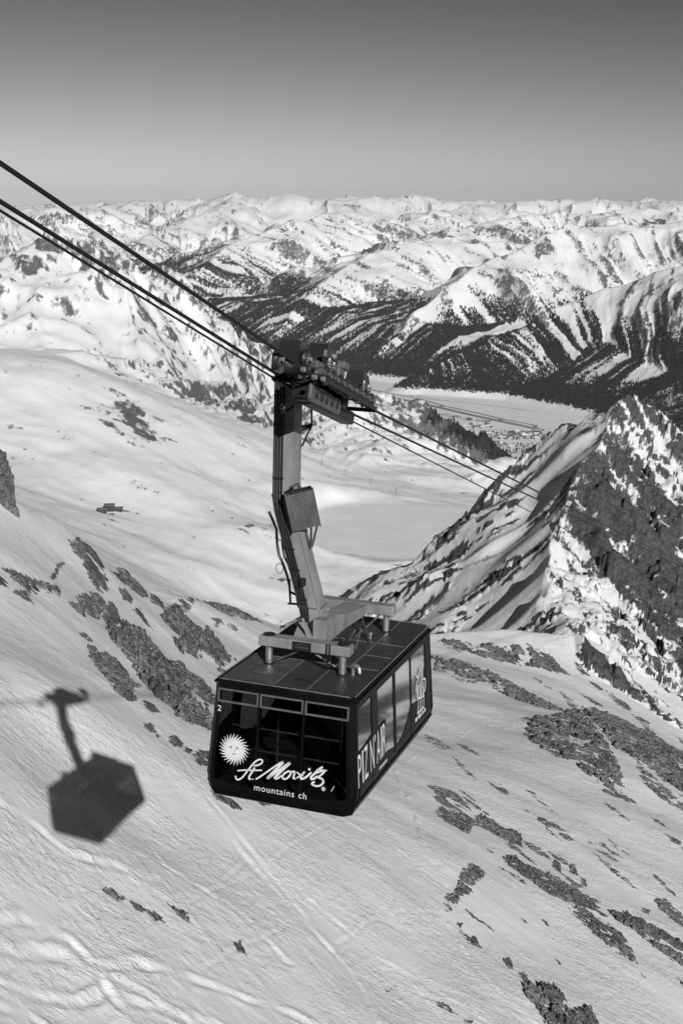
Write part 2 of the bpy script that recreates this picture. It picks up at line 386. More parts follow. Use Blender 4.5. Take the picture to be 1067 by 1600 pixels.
def mid_z(x, y):
    z = mid_base(x, y)
    H, S, D = polyline_coords(MR, x, y, 60); back = np.clip(D, 0, None)
    gul = ridged(S / 150 + 0.5 * fbm(x / 300, y / 300, 2, seed=5), D / 1100, 4, seed=103)
    far = smooth(2350, 2800, y)
    rough = far * smooth(-1500, -200, x + 0.25 * (y - 3000) - 600) * 0 + far
    z = z + (ridged(x / 520, y / 520, 5, 0.45, seed=101) - 0.6) * (5 + 40 * rough * smooth(-560, -250, z))
    z = z + rough * (gul - 0.55) * (22 + 26 * np.exp(-np.abs(D) / 260)) * smooth(0, 300, S)
    z = z + 9 * fbm(x / 330, y / 330, 3, seed=105) + 2.0 * fbm(x / 70, y / 70, 4, seed=107) + 1.2 * ridged(x / 130, y / 60, 3, seed=108)
    le = np.hypot((x - lake_c[0]) / 165, (y - lake_c[1]) / 190) + 0.12 * fbm(x / 150, y / 150, 2, seed=109)
    lk = smooth(1.2, 0.98, le)
    z = z * (1 - lk) + LAKE_Z * lk + 5.0 * np.exp(-((le - 1.32) / 0.12) ** 2)
    z = np.where(back > 0, np.minimum(z, H + 20 * (gul - 0.5)) - 0.55 * back, z)
    return np.maximum(z, FLOOR - 40), S, D, lk, gul
M_mid = terrain_material('basin_snow', 1.3, snow=0.84, rock=(0.05, 0.2), bump=0.26, brk=0.9, crag=1.3)
def wide_grid(lo, hi, n, left, right, r):
    az = np.radians(np.concatenate([np.linspace(left, lo, 16, endpoint=False), np.linspace(lo, hi, n), np.linspace(hi, right, 25)[1:]])); A, Rr = np.meshgrid(az, r); return Rr * np.sin(A), Rr * np.cos(A)
x, y = wide_grid(-20, 20, 480, -60, 80, np.geomspace(430, 5200, 470))
z, S, D, lk, gul = mid_z(x, y)
n = grid_normal_z(x, y, z); steep = 1 - n[..., 2]
rb = fbm(x / 55, y / 30, 6, 0.7, seed=111) + 0.55 * fbm(S / 22, D / 160, 4, 0.6, seed=112) * smooth(2350, 2700, y)
rock = -0.12 + 0.55 * rb + 1.6 * (steep - 0.08) * smooth(2300, 2700, y)
for i, P in enumerate(PATCH):
    if i == len(PATCH) - 1: rock = rock + 0.7 * np.exp(-((x - P[0]) / 22) ** 2 - ((y - P[1]) / 26) ** 2); continue
    rock = rock + (0.60 if i < 5 else 0.26) * np.exp(-((x - P[0]) / (45 if i < 5 else 110)) ** 2 - ((y - P[1]) / (75 if i < 5 else 130)) ** 2)
rock = np.where(lk > 0.05, 0, rock)
fedge = z + 25 * fbm(x / 90, y / 90, 4, seed=113)
mid_forest = smooth(-525, -575, fedge) * smooth(-170, -60, D) * smooth(2850, 3050, y)
rock = rock + 0.5 * smooth(-480, -540, fedge) * smooth(-300, -130, D) * smooth(2850, 3050, y)
basin = grid_object('basin', x, y, z, M_mid, {'rock': np.clip(rock, 0, 0.74), 'forest': mid_forest})
basin['kind'] = 'structure'
MIDG = (x, y, z, mid_forest)

# ------------------------------------------------------------------ the valley and the ranges beyond
FLOOR = -1315.0
RIDGES = [ # crest points (u, v, km), slope of the two sides, gully depth
 ([(1400,360,9.5),(1250,380,9.5),(1150,395,9.5),(1067,417,9.6),(958,448,9.7),(877,482,9.6),(812,518,9.45),(730,553,9.25),(646,590,9.1)], .55, 42, 1),
 ([(1400,325,12.2),(1250,330,12),(1100,340,12),(1000,347,12),(907,354,11.8),(852,373,11.5),(780,396,11.2),(731,413,11),(690,446,10.7),(650,482,10.5),(610,527,10.2),(570,567,10)], .55, 70, 2),
 ([(860,378,14.2),(720,386,13.5),(630,382,13),(560,413,12.5),(510,441,12.2),(470,472,11.8),(430,522,11.4),(400,560,11)], .5, 70, 3),
 ([(560,330,17.8),(506,336,17),(470,346,16.5),(425,358,16),(380,373,15.5),(354,388,15),(320,411,14.6),(280,442,14),(240,475,13.5)], .5, 80, 4),
 ([(375,308,24),(330,326,22),(280,346,21),(240,366,20),(190,387,19),(130,405,18)], .5, 100, 5),
 ([(200,322,23),(100,332,20),(45,323,19),(0,330,18.5),(-90,335,18),(-250,335,17)], .5, 90, 6),
 ([(1400,318,17),(1150,325,17),(1067,331,16.5),(1000,330,16.5),(930,336,16),(860,337,16),(800,346,15.5),(745,352,15),(690,366,14.5),(640,376,14)], .45, 80, 7),
 ([(760,318,22),(690,330,20),(620,345,18.5),(560,365,17.5),(520,385,16.5),(480,410,15.5)], .5, 90, 8),
 ([(-300,318,27),(-100,322,27),(0,325,27),(45,322,26),(120,326,26),(175,321,26),(210,318,26),(280,313,26),(340,313,26),(375,304,25),(400,312,25),(465,304,24),(540,310,24),(650,306,25),(700,312,25),(750,316,25),(830,314,25),(920,317,25),(980,319,25),(1025,312,25),(1067,318,25),(1200,315,25),(1400,318,25)], .42, 110, 9),
 ([(-300,326,34),(0,322,34),(300,312,34),(533,309,34),(800,313,34),(1067,313,34),(1400,315,34)], .4, 110, 10),
]
CR = [(pts([(u, v, r * 1000) for u, v, r in rows]), sl, g, sd) for rows, sl, g, sd in RIDGES]
FOOT = np.array([ray(u, v) * (FLOOR / ray(u, v)[2]) for u, v in [(1600,900),(1250,800),(1067,735),(980,690),(910,652),(860,641),(757,619),(644,602),(560,592),(480,580),(400,562),(200,522),(-100,490),(-400,480)]])
def far_z(x, y):
    _, Sf, Df = polyline_coords(FOOT, x, y, 200)
    z = np.maximum(FLOOR, np.minimum(FLOOR + 0.45 * np.clip(Df * -1, 0, None), -1020 + np.clip(-0.07 * Df, 0, 260) + 60 * fbm(x / 1500, y / 1500, 2, seed=299))); S0 = Sf.copy(); D0 = Df.copy(); G0 = np.zeros_like(z)
    wx = x + 90 * fbm(x / 1500, y / 1500, 3, seed=201); wy = y + 90 * fbm(x / 1500, y / 1500, 3, seed=203)
    for P, sl, g, sd in CR:
        H, S, D = polyline_coords(P, wx, wy, 250); a = np.abs(D)
        prof = H - sl * (a ** 0.98)
        fade = smooth(0, 600, a) * smooth(0, 260, prof - FLOOR)
        spur = ridged(S / 1300 + 0.25 * noise(x / 900, y / 900, sd), D / 9000 + sd, 3, seed=210 + sd) - 0.55
        gul = ridged(S / 300 + 0.3 * noise(x / 500, y / 500, sd + 40), D / 2600 + sd, 5, 0.58, seed=240 + sd) - 0.5
        h = prof + fade * (spur * 2.0 * g + gul * 0.75 * g)
        if sd >= 9: h = prof + fade * (spur * 1.2 * g + gul * 0.28 * g) + 45 * noise(S / 700, D / 2000, sd) + 20 * noise(S / 220, D / 700, sd + 3)
        m = h > z; z = np.where(m, h, z); G0 = np.where(m, gul, G0); S0 = np.where(m, S, S0); D0 = np.where(m, D + sd * 20000, D0)
    mt = smooth(0, 350, z - FLOOR)
    z = z + mt * (60 * (ridged(x / 1900, y / 1900, 6, 0.48, seed=261) - 0.62) * smooth(-900, -300, z) + 13 * (ridged(x / 420, y / 420, 5, 0.55, seed=263) - 0.6))
    return z, S0, D0, smooth(3, 60, z - FLOOR), G0
M_far = terrain_material('range_snow', 4.5, snow=0.84, rock=(0.05, 0.18), bump=1.3, floor=0.05, brk=1.1, crag=1.6)
x, y = wide_grid(-19, 19, 740, -60, 80, np.concatenate([np.geomspace(4300, 8000, 50, endpoint=False), np.geomspace(8000, 20000, 400, endpoint=False), np.geomspace(20000, 36000, 110)]))
z, S, D, mt, gul = far_z(x, y)
n = grid_normal_z(x, y, z); steep = 1 - n[..., 2]
rock = -0.01 + 0.30 * fbm(x / 150, y / 150, 5, 0.75, seed=271) + 0.42 * gul + 1.2 * (steep - 0.13) + 0.34 * fbm(S / 45, D / 420, 4, 0.65, seed=275)
def forest_mask(x, y, z, S, D, mt):
    line = -740 + 170 * smooth(300, -1800, x) + 130 * fbm(x / 900, y / 900, 3, seed=281) + 120 * fbm(S / 160, D / 2500, 3, seed=283)
    f = smooth(60, -160, z - line)
    path = np.maximum(smooth(0.14, 0.36, fbm(S / 190, D / 3500, 3, 0.5, seed=285)), 0.9 * smooth(0.12, 0.3, fbm(S / 60, D / 2000, 3, 0.6, seed=289)))            # avalanche tracks and clearings
    return f * (1 - 1.0 * path * smooth(FLOOR, -1000, z)) * mt
forest = forest_mask(x, y, z, S, D, mt)
ranges = grid_object('mountains', x, y, z, M_far, {'rock': np.clip(rock, 0, 0.62) * mt, 'forest': forest * 0.62})
ranges['kind'] = 'structure'
FAR = (x, y, z, forest, n)
# ------------------------------------------------------------------ rock outcrops standing out of the near slope (parts of it)
M_rock = NT('outcrop_rock')
def _rock_mat(t):
    g = t.coords(); n1 = t.noise(2.2, 9, 0.62, g); n2 = t.noise(9.0, 6, 0.6, g); n0 = t.noise(0.25, 3, 0.5, g)
    v = t.node('TexVoronoi', feature='DISTANCE_TO_EDGE'); v.inputs['Scale'].default_value = 1.3; w = t.node('Mapping'); w.inputs['Scale'].default_value = (1, 1, 2.2); w.inputs['Rotation'].default_value = (0.5, 0.3, 0.6); t.link(g, w.inputs['Vector']); t.link(w.outputs[0], v.inputs['Vector'])
    cr = t.ramp(v.outputs['Distance'], 0.0, 0.12)
    c = t.mixv(t.ramp(t.math('ADD', t.math('MULTIPLY', n1, 0.6), t.math('MULTIPLY', n2, 0.4)), 0.32, 0.68), 0.06, 0.24)
    c = t.math('MULTIPLY', c, t.mixv(t.ramp(n0, 0.3, 0.7), 0.6, 1.35)); c = t.math('MULTIPLY', c, t.mixv(cr, 0.75, 1.0))
    gn = t.node('NewGeometry'); sepx = t.node('SeparateXYZ'); t.link(gn.outputs['Normal'], sepx.inputs[0])
    dust = t.ramp(t.math('ADD', sepx.outputs['Z'], t.math('MULTIPLY', t.math('SUBTRACT', n2, 0.5), 1.0)), 0.97, 1.09)   # snow caught on ledges
    t.color(t.mixv(dust, c, 0.7)); t.set(Roughness=0.85); t.b.inputs['Specular IOR Level'].default_value = 0.2
    t.bump(t.math('ADD', t.math('MULTIPLY', n1, 0.5), t.math('ADD', t.math('MULTIPLY', n2, 0.25), t.math('MULTIPLY', cr, 0.12))), 0.35, 0.9)
_rock_mat(M_rock); M_rock = M_rock.m

ZL = lambda P: [(a / 2.54, 840 + b / 2.54) for a, b in P]
ZR = lambda P: [(660 + a / 2.425, 940 + b / 2.425) for a, b in P]
ZB = lambda P: [(a / 1.569, 1240 + b / 1.569) for a, b in P]
# (outline measured on the photograph, sparse 0..1, height factor)
OUT = [(ZL(P), s, h) for P, s, h in [
 ([(280,40),(310,35),(350,60),(385,90),(410,130),(430,190),(425,225),(390,215),(365,180),(345,140),(335,100),(300,75)],.1,1.3),
 ([(230,110),(260,110),(240,130),(228,165),(205,172),(200,155),(220,140)],0,1),
 ([(0,120),(45,122),(110,145),(180,175),(240,200),(245,230),(200,215),(150,205),(120,225),(145,285),(100,255),(50,230),(95,200),(60,170),(20,140)],.35,.7),
 ([(-20,160),(10,165),(30,190),(45,220),(10,205),(-20,190)],.3,.7),
 ([(300,235),(350,225),(400,235),(420,260),(415,310),(385,325),(340,315),(300,285),(275,255),(320,265)],.12,1.4),
 ([(415,280),(445,258),(470,285),(475,330),(450,360),(425,345),(410,315)],0,1.6),
 ([(430,360),(490,345),(540,365),(600,410),(640,470),(690,510),(730,570),(775,660),(780,690),(830,710),(850,790),(790,775),(745,760),(700,735),(690,700),(640,660),(590,600),(560,560),(530,510),(490,450),(440,395)],.12,1.4),
 ([(350,435),(385,432),(395,455),(430,450),(470,480),(510,535),(520,560),(550,580),(555,605),(525,600),(540,680),(505,670),(465,640),(430,590),(395,540),(365,480)],.1,1.0),
 ([(465,115),(495,112),(520,160),(560,195),(590,230),(570,235),(530,205),(490,175),(455,150),(475,140)],.1,1.3),
 ([(470,205),(500,215),(530,250),(525,265),(490,245)],.1,.8),([(600,225),(635,240),(660,280),(625,265),(600,250)],.1,1.2),
 ([(520,275),(555,275),(580,315),(610,360),(575,335),(545,300)],.2,.8),
 ([(640,310),(700,280),(740,320),(790,370),(850,400),(900,460),(930,490),(900,510),(880,540),(855,500),(820,470),(800,440),(770,470),(720,450),(700,415),(720,400),(680,370)],.3,1.2),
 ([(655,475),(715,470),(740,500),(800,540),(840,590),(860,640),(820,660),(790,610),(730,570),(700,530)],.25,1.0),
 ([(570,670),(610,685),(640,725),(600,720),(575,695)],.15,.8),([(580,770),(605,765),(625,805),(600,810),(575,790)],0,.8),([(618,812),(640,820),(630,832)],0,.8),
 ([(675,820),(700,815),(730,850),(725,870),(690,865),(672,840)],0,.8),([(735,865),(765,875),(755,895),(732,885)],0,.8),([(765,890),(800,870),(850,890),(850,950),(790,940),(770,915)],.1,.9),
 ([(840,1050),(880,1060),(930,1085),(965,1125),(930,1125),(890,1095),(850,1070)],.1,.7),([(985,1045),(1067,1040),(1100,1065),(1075,1095),(1040,1100),(1005,1075)],.15,.8),
 ([(310,365),(340,365),(375,400),(355,405),(320,385)],.2,.6),
 ([(655,250),(720,243),(780,255),(770,272),(730,285),(690,272)],.35,.8),([(780,255),(850,264),(930,288),(1000,312),(1045,332),(1000,340),(920,328),(860,300)],.4,.8),([(830,322),(880,335),(890,350),(860,360)],.3,.7),([(900,352),(950,370),(945,385),(905,370)],.3,.7),
 ([(430,120),(455,135),(440,150)],.2,1)]]
OUT += [(ZR(P), s, h) for P, s, h in [
 ([(50,140),(130,150),(200,160),(270,160),(330,180),(380,150),(430,180),(480,200),(520,240),(550,280),(500,275),(440,250),(380,240),(320,230),(250,215),(180,200),(100,180)],.45,.8),
 ([(30,225),(130,230),(220,270),(300,300),(380,340),(450,370),(510,400),(540,430),(480,420),(400,390),(330,360),(250,320),(170,310),(110,290),(40,262)],.55,.6),
 ([(370,455),(440,445),(520,440),(560,405),(610,420),(640,470),(680,530),(720,590),(740,620),(760,700),(700,690),(640,650),(580,620),(520,590),(450,560),(400,520)],.45,.7),
 ([(600,395),(660,410),(740,440),(820,480),(900,530),(1000,590),(1000,740),(920,690),(850,640),(780,590),(730,570),(690,510),(650,450)],.12,.6),
 ([(590,620),(650,640),(720,690),(790,740),(830,765),(760,740),(690,710),(620,660)],.4,.7),([(712,645),(733,620),(752,650),(755,695),(725,685)],0,1.8),
 ([(800,620),(870,670),(940,730),(1000,770),(1000,800),(900,740),(830,690)],.45,.6),([(245,660),(290,675),(325,700),(335,725),(300,710),(265,685)],.05,.4),
 ([(10,675),(60,690),(130,710),(170,750),(190,775),(150,770),(90,740),(40,710)],.35,.6),
 ([(40,730),(75,725),(110,755),(160,790),(200,815),(185,850),(170,885),(130,860),(80,830),(50,800),(70,770)],.12,.6),
 ([(200,800),(240,780),(290,830),(345,855),(375,880),(375,915),(340,905),(290,880),(240,850),(200,830)],.2,1.0),([(340,860),(365,850),(378,880),(375,918),(345,905)],0,1.5),
 ([(380,890),(420,905),(470,940),(490,970),(440,950),(400,920)],.2,.9),([(490,970),(520,975),(525,1020),(495,1000)],.05,1),([(550,980),(575,985),(590,1030),(560,1015)],0,1.3),([(600,1040),(625,1045),(625,1070),(600,1060)],0,1.1),([(560,1045),(600,1060),(590,1080),(565,1065)],.1,.9),
 ([(290,965),(350,968),(420,1000),(490,1030),(560,1070),(630,1110),(670,1130),(660,1160),(600,1150),(540,1130),(470,1100),(400,1050),(330,1000)],.05,.5),
 ([(550,1150),(610,1160),(670,1190),(740,1230),(790,1290),(820,1360),(760,1330),(700,1290),(640,1240),(580,1190)],.35,.7),
 ([(700,1160),(760,1170),(830,1200),(880,1230),(960,1270),(1000,1290),(1000,1370),(930,1330),(860,1280),(790,1230),(740,1200)],.12,.9),
 ([(870,1125),(920,1125),(960,1160),(1000,1200),(1000,1240),(940,1190),(900,1160)],.2,.9),
 ([(150,1030),(195,1005),(245,1040),(215,1060),(190,1090),(185,1110),(140,1130),(100,1170),(80,1165),(85,1130),(130,1090)],.1,.9),
 ([(130,1210),(155,1215),(145,1240)],0,.9),([(165,1260),(200,1260),(222,1300),(190,1290)],0,1.0),([(300,1340),(330,1335),(350,1385),(325,1380)],0,1.0),([(360,1395),(395,1395),(400,1425),(375,1415)],.1,1),
 ([(390,1430),(440,1470),(450,1440),(500,1450),(530,1490),(560,1540),(600,1530),(640,1530),(680,1620),(520,1640),(460,1560),(430,1520),(390,1480)],.1,1.3),
 ([(45,1490),(90,1510),(135,1540),(90,1530),(50,1510)],.2,.7),([(155,1565),(188,1570),(185,1585),(160,1578)],.1,.8),
 ([(828,1153),(858,1158),(858,1178),(835,1174)],0,.5),([(450,1190),(470,1200),(485,1225),(462,1210)],0,.5),([(498,1333),(535,1360),(515,1356)],.1,.4),([(823,1383),(852,1415),(830,1404)],.1,.5),([(370,1193),(397,1212),(386,1216)],.1,.4),([(960,1405),(1000,1425),(990,1440)],.1,.6),
 ([(380,770),(440,800),(520,840),(570,890),(560,905),(490,860),(420,810)],.5,.5),([(600,900),(680,910),(750,960),(780,985),(720,960),(650,920)],.5,.5),([(620,935),(680,970),(760,1040),(840,1100),(780,1070),(700,1010)],.5,.5),
 ([(910,880),(960,905),(1000,935),(1000,955),(940,918)],.25,.5),([(840,797),(900,825),(935,865),(880,840)],.45,.5),([(0,480),(60,505),(115,550),(70,548),(15,518)],.45,.5),([(110,572),(170,615),(215,672),(185,655),(135,612)],.45,.5),
 ([(560,190),(600,215),(650,290),(690,340),(660,330),(620,290),(580,240)],.35,.7),([(690,330),(760,380),(850,460),(950,560),(900,530),(800,440),(720,380)],.4,.7),
 ([(370,690),(430,715),(520,800),(480,780),(410,720)],.6,.5),([(240,935),(275,955),(255,955)],.2,.5)]]
OUT += [(ZB(P), s, h) for P, s, h in [
 ([(243,233),(277,236),(313,270),(290,267),(253,248)],.2,.6),([(318,268),(345,286),(388,296),(408,324),(370,312),(328,292)],.25,.6),([(383,266),(430,283),(458,295),(470,327),(440,312),(413,285)],.25,.6),
 ([(508,341),(532,353),(553,375),(547,397),(528,375)],.25,.6),([(570,368),(592,373),(607,405),(583,390)],.15,.7),([(933,472),(977,446),(972,460),(940,477)],.35,.4)]]

_rr = np.random.default_rng(23)
for _ in range(42):                                              # thin broken bands across the right-hand slope
    u0, v0 = _rr.uniform(690, 1060), _rr.uniform(1010, 1480)
    if v0 < 1000 + (u0 - 690) * 0.35: continue
    L_, w_, a_ = _rr.uniform(22, 75), _rr.uniform(2.0, 4.5), _rr.uniform(0.5, 0.75); c_, s_ = math.cos(a_), math.sin(a_)
    OUT.append(([(u0 + L_ * t * c_ - sgn * w_ * math.sin(math.pi * t) * s_, v0 + L_ * t * s_ + sgn * w_ * math.sin(math.pi * t) * c_) for sgn, ts in ((1, (0, .3, .65, 1)), (-1, (.75, .4, .1))) for t in ts], .3, .6))

def rock_tower():
    P0 = on_slope(2, 784) * KN; b = bmesh.new(); bmesh.ops.create_icosphere(b, subdivisions=5, radius=1.0)
    co = np.array([v.co[:] for v in b.verts]); d = 1 + 0.22 * crags(co[:, 0] + co[:, 2] * .6, co[:, 1] + co[:, 2] * .8, 0.55, 701) + 0.10 * crags(co[:, 0] - co[:, 2], co[:, 1] + co[:, 2], 0.22, 705)
    for v, k in zip(b.verts, d): v.co = Vector((P0[0] - 0.7 + v.co.x * k * 1.9, P0[1] + .5 + v.co.y * k * 1.8, P0[2] + .3 + v.co.z * k * 3.3 + (0.8 if v.co.z > 0 else 0)))
    me = bpy.data.meshes.new('rock_tower'); b.to_mesh(me); b.free(); me.materials.append(M_rock); o = bpy.data.objects.new('rock_tower', me); COL.objects.link(o); o.parent = ridge
def inside_dist(poly, x, y):
    """Signed distance to a polygon outline, positive inside."""
    n = len(poly); d2 = np.full(x.shape, 1e18); ins = np.zeros(x.shape, bool)
    for i in range(n):
        a, b = poly[i], poly[(i + 1) % n]; ex, ey = b[0] - a[0], b[1] - a[1]
        t = np.clip(((x - a[0]) * ex + (y - a[1]) * ey) / (ex * ex + ey * ey + 1e-12), 0, 1)
        d2 = np.minimum(d2, (x - a[0] - t * ex) ** 2 + (y - a[1] - t * ey) ** 2)
        c = ((a[1] > y) != (b[1] > y)) & (x < (b[0] - a[0]) * (y - a[1]) / (b[1] - a[1] + 1e-12) + a[0]); ins ^= c
    return np.where(ins, 1, -1) * np.sqrt(d2)

def outcrop(uv, sparse, hk, k):
    W = np.array([on_slope(u, v)[:2] for u, v in uv]); lo, hi = W.min(0), W.max(0); size = hi - lo
    rng = np.hypot(*W.mean(0)); step = max(rng * 0.00085, math.sqrt(size[0] * size[1] / 9000.0)); pad = 3 * step + 0.25
    gx, gy = np.arange(lo[0] - pad, hi[0] + pad, step), np.arange(lo[1] - pad, hi[1] + pad, step); x, y = np.meshgrid(gx, gy)
    d = inside_dist(W, x, y); wid = max(d.max(), 0.2)
    fx, fy = x * 0.85 - y * 0.53, x * 0.53 + y * 0.85
    px = rng / FPX
    d = d + (2.2 * px + 0.12 * wid) * fbm(x / (7 * px), y / (7 * px), 4, 0.6, seed=300 + k)
    p = np.clip(d / min(wid, 9 * px), -1, 1)
    A = hk * min(0.22 * wid + 0.16, 1.3)
    st = fbm(fx / (30 * px), fy / (7 * px), 4, 0.55, seed=340 + k)                 # strata running down the slope
    c1 = crags(fx / 1.8, fy, 19 * px, 380 + k); c2 = crags(fx / 1.3, fy, 5.5 * px, 400 + k)
    body = np.clip(p, 0, 1) ** 0.55
    e = A * (0.10 + body * (0.60 + 0.52 * c1 + 0.13 * c2)) + 0.10 * A * st
    lo_ = fbm(x / (40 * px), y / (40 * px), 3, 0.6, seed=440 + k); e = e - A * 1.1 * smooth(0.18, 0.5, lo_) * (0.4 + sparse)
    e = e - sparse * A * (0.75 + 1.6 * np.abs(st) ** 0.7 * (st < 0.15) - 0.6 * (st > 0.15))
    e = np.where(p < 0, 0.8 * A * p * 3 - 0.02 + 0.12 * A * c2, e)
    z = snow_surface(x, y) + np.clip(e, -0.5, None)
    keepv = e > -0.22 * A - 0.05
    keep = (keepv[:-1, :-1] | keepv[1:, :-1] | keepv[:-1, 1:] | keepv[1:, 1:])
    if keep.sum() < 4: return
    o = grid_object('rock_outcrop', x * KN, y * KN, z * KN, M_rock, None, keep); o.parent = ridge
for k_i, (uv, sparse, hk) in enumerate(OUT): outcrop(uv, sparse, hk, k_i)
rock_tower()
# ------------------------------------------------------------------ small mesh kit
class MB:
    """Collects boxes, prisms and tubes; build() links them as one mesh object."""
    def __init__(s): s.v = []; s.f = []
    def add(s, V, F):
        o = len(s.v); s.v += [tuple(map(float, p)) for p in V]; s.f += [tuple(i + o for i in f) for f in F]; return s
    def box(s, lo, hi, M=None):
        (a, b, c), (d, e, f) = lo, hi
        V = [(a,b,c),(d,b,c),(d,e,c),(a,e,c),(a,b,f),(d,b,f),(d,e,f),(a,e,f)]
        if M is not None: V = [M @ Vector(p) for p in V]
        return s.add(V, [(0,3,2,1),(4,5,6,7),(0,1,5,4),(1,2,6,5),(2,3,7,6),(3,0,4,7)])
    def bbox(s, lo, hi, ch=0.02, M=None):
        """Box with chamfered edges on all sides."""
        lo, hi = Vector(lo), Vector(hi); c = min(ch, *[(hi[i] - lo[i]) * 0.45 for i in range(3)])
        bm = bmesh.new(); bmesh.ops.create_cube(bm, size=1.0)
        for v in bm.verts: v.co = Vector([(lo[i] + hi[i]) / 2 + v.co[i] * (hi[i] - lo[i]) for i in range(3)])
        bmesh.ops.bevel(bm, geom=bm.edges[:], offset=c, segments=1, affect='EDGES')
        bm.verts.index_update(); V = [(M @ v.co if M is not None else v.co.copy()) for v in bm.verts]; F = [[v.index for v in f.verts] for f in bm.faces]; bm.free()
        return s.add(V, F)
    def prism(s, poly, ext):
        """Polygon (3D points) extruded by vector ext."""
        n = len(poly); e = Vector(ext); P = [Vector(p) for p in poly]; V = P + [p + e for p in P]
        return s.add(V, [tuple(range(n))[::-1], tuple(range(n, 2 * n))] + [(i, (i + 1) % n, (i + 1) % n + n, i + n) for i in range(n)])
    def loft(s, rings, cap=True):
        n = len(rings[0]); V = [p for r in rings for p in r]; F = []
        for k in range(len(rings) - 1):
            for i in range(n): j = (i + 1) % n; F.append((k*n+i, k*n+j, (k+1)*n+j, (k+1)*n+i))
        if cap: F += [tuple(range(n))[::-1], tuple(range((len(rings)-1)*n, len(rings)*n))]
        return s.add(V, F)
    def tube(s, path, r, seg=8, cap=True):
        P = [Vector(p) for p in path]; rings = []; up = None
        rr = r if isinstance(r, (list, tuple)) else [r] * len(P)
        for i, p in enumerate(P):
            t = (P[min(i + 1, len(P) - 1)] - P[max(i - 1, 0)]).normalized()
            if up is None: up = t.orthogonal().normalized()
            up = (up - t * up.dot(t)).normalized(); w = t.cross(up)
            rings.append([p + (up * math.cos(a) + w * math.sin(a)) * rr[i] for a in [2 * math.pi * k / seg for k in range(seg)]])
        return s.loft(rings, cap)
    def build(s, name, mat, parent=None, smooth=False):
        me = bpy.data.meshes.new(name); me.from_pydata(s.v, [], s.f); me.update()
        bm = bmesh.new(); bm.from_mesh(me); bmesh.ops.recalc_face_normals(bm, faces=bm.faces); bm.to_mesh(me); bm.free()
        if smooth:
            me.polygons.foreach_set('use_smooth', [True] * len(me.polygons))
            me.set_sharp_from_angle(angle=math.radians(40))
        me.materials.append(mat); o = bpy.data.objects.new(name, me); COL.objects.link(o)
        if parent: o.parent = parent
        return o

def tag(o, label=None, cat=None, group=None, kind=None):
    for k, v in (('label', label), ('category', cat), ('group', group), ('kind', kind)):
        if v: o[k] = v
    return o

def simple(name, col, rough=0.5, metal=0.0, var=0.25, scale=6.0, spec=0.5, bump=0.0):
    """Painted or bare surface with streaks and wear."""
    t = NT(name); tc = t.node('TexCoord'); mp = t.node('Mapping'); mp.inputs['Scale'].default_value = (1, 1, 0.35); t.link(tc.outputs['Object'], mp.inputs['Vector'])
    n = t.noise(scale, 6, 0.6, mp.outputs[0]); t.color(t.mixv(t.ramp(n, 0.25, 0.75), col * (1 - var), col * (1 + var)))
    r = t.mixv(n, max(rough - 0.12, 0.02), min(rough + 0.12, 1)); t.link(r, t.b.inputs['Roughness'])
    t.set(Metallic=metal); t.b.inputs['Specular IOR Level'].default_value = spec
    if bump: t.bump(t.noise(scale * 8, 3, 0.5, tc.outputs['Object']), bump, 0.5)
    return t.m

def glass_material(name, tint, rough=0.03, ior=0.04):
    t = NT(name); n, l = t.n, t.l; out = n['Material Output']; n.remove(t.b)
    tr = n.new('ShaderNodeBsdfTransparent'); tr.inputs[0].default_value = (tint, tint, tint, 1)
    gl = n.new('ShaderNodeBsdfGlossy'); gl.inputs['Roughness'].default_value = rough; gl.inputs[0].default_value = (0.9, 0.9, 0.9, 1)
    lw = n.new('ShaderNodeLayerWeight'); lw.inputs[0].default_value = 0.5; f5 = t.math('POWER', lw.outputs['Facing'], 5.0)   # thin pane: the same from both sides
    fr = t.math('ADD', t.math('MULTIPLY', f5, 1.0 - ior), ior)
    mx = n.new('ShaderNodeMixShader'); l.new(fr, mx.inputs[0]); l.new(tr.outputs[0], mx.inputs[1]); l.new(gl.outputs[0], mx.inputs[2]); l.new(mx.outputs[0], out.inputs[0])
    return t.m

BLACK = simple('black_paint', 0.006, 0.42, 0, 0.3, 3.0, 0.14)
FILM = simple('black_film', 0.006, 0.4, 0, 0.2, 2.0, 0.10)
INSIDE = simple('dark_interior', 0.02, 0.7, 0, 0.3)
STEEL = simple('galvanised_steel', 0.29, 0.5, 0.2, 0.28, 2.2, 0.5, 0.002)
POST = simple('bright_steel', 0.55, 0.32, 0.75, 0.12, 5.0)
ALU = simple('aluminium_frame', 0.42, 0.4, 0.8, 0.12, 4.0)
DARKMETAL = simple('dark_metal', 0.022, 0.5, 0.2, 0.35, 4.0)
GREYMETAL = simple('grey_machine_metal', 0.16, 0.42, 0.5, 0.35, 6.0)
HOOD = simple('hood_paint', 0.022, 0.45, 0, 0.25, 3.0)
RIB = simple('roof_rib', 0.13, 0.4, 0.5, 0.3, 6.0)
SEAM = simple('roof_seam', 0.30, 0.4, 0.6, 0.25, 6.0)
ROPE = simple('steel_rope', 0.018, 0.6, 0.3, 0.3, 20.0)
WHITE = simple('white_lettering', 0.80, 0.5, 0, 0.03, 3.0)
INK = simple('emblem_ink', 0.12, 0.5, 0, 0.1)
LOUVRE = simple('louvre_grey', 0.15, 0.5, 0.2, 0.25, 5.0)
GLASS_F = glass_material('front_glass', 0.72, 0.03, 0.03)
GLASS_S = glass_material('side_glass', 0.55, 0.04, 0.36)

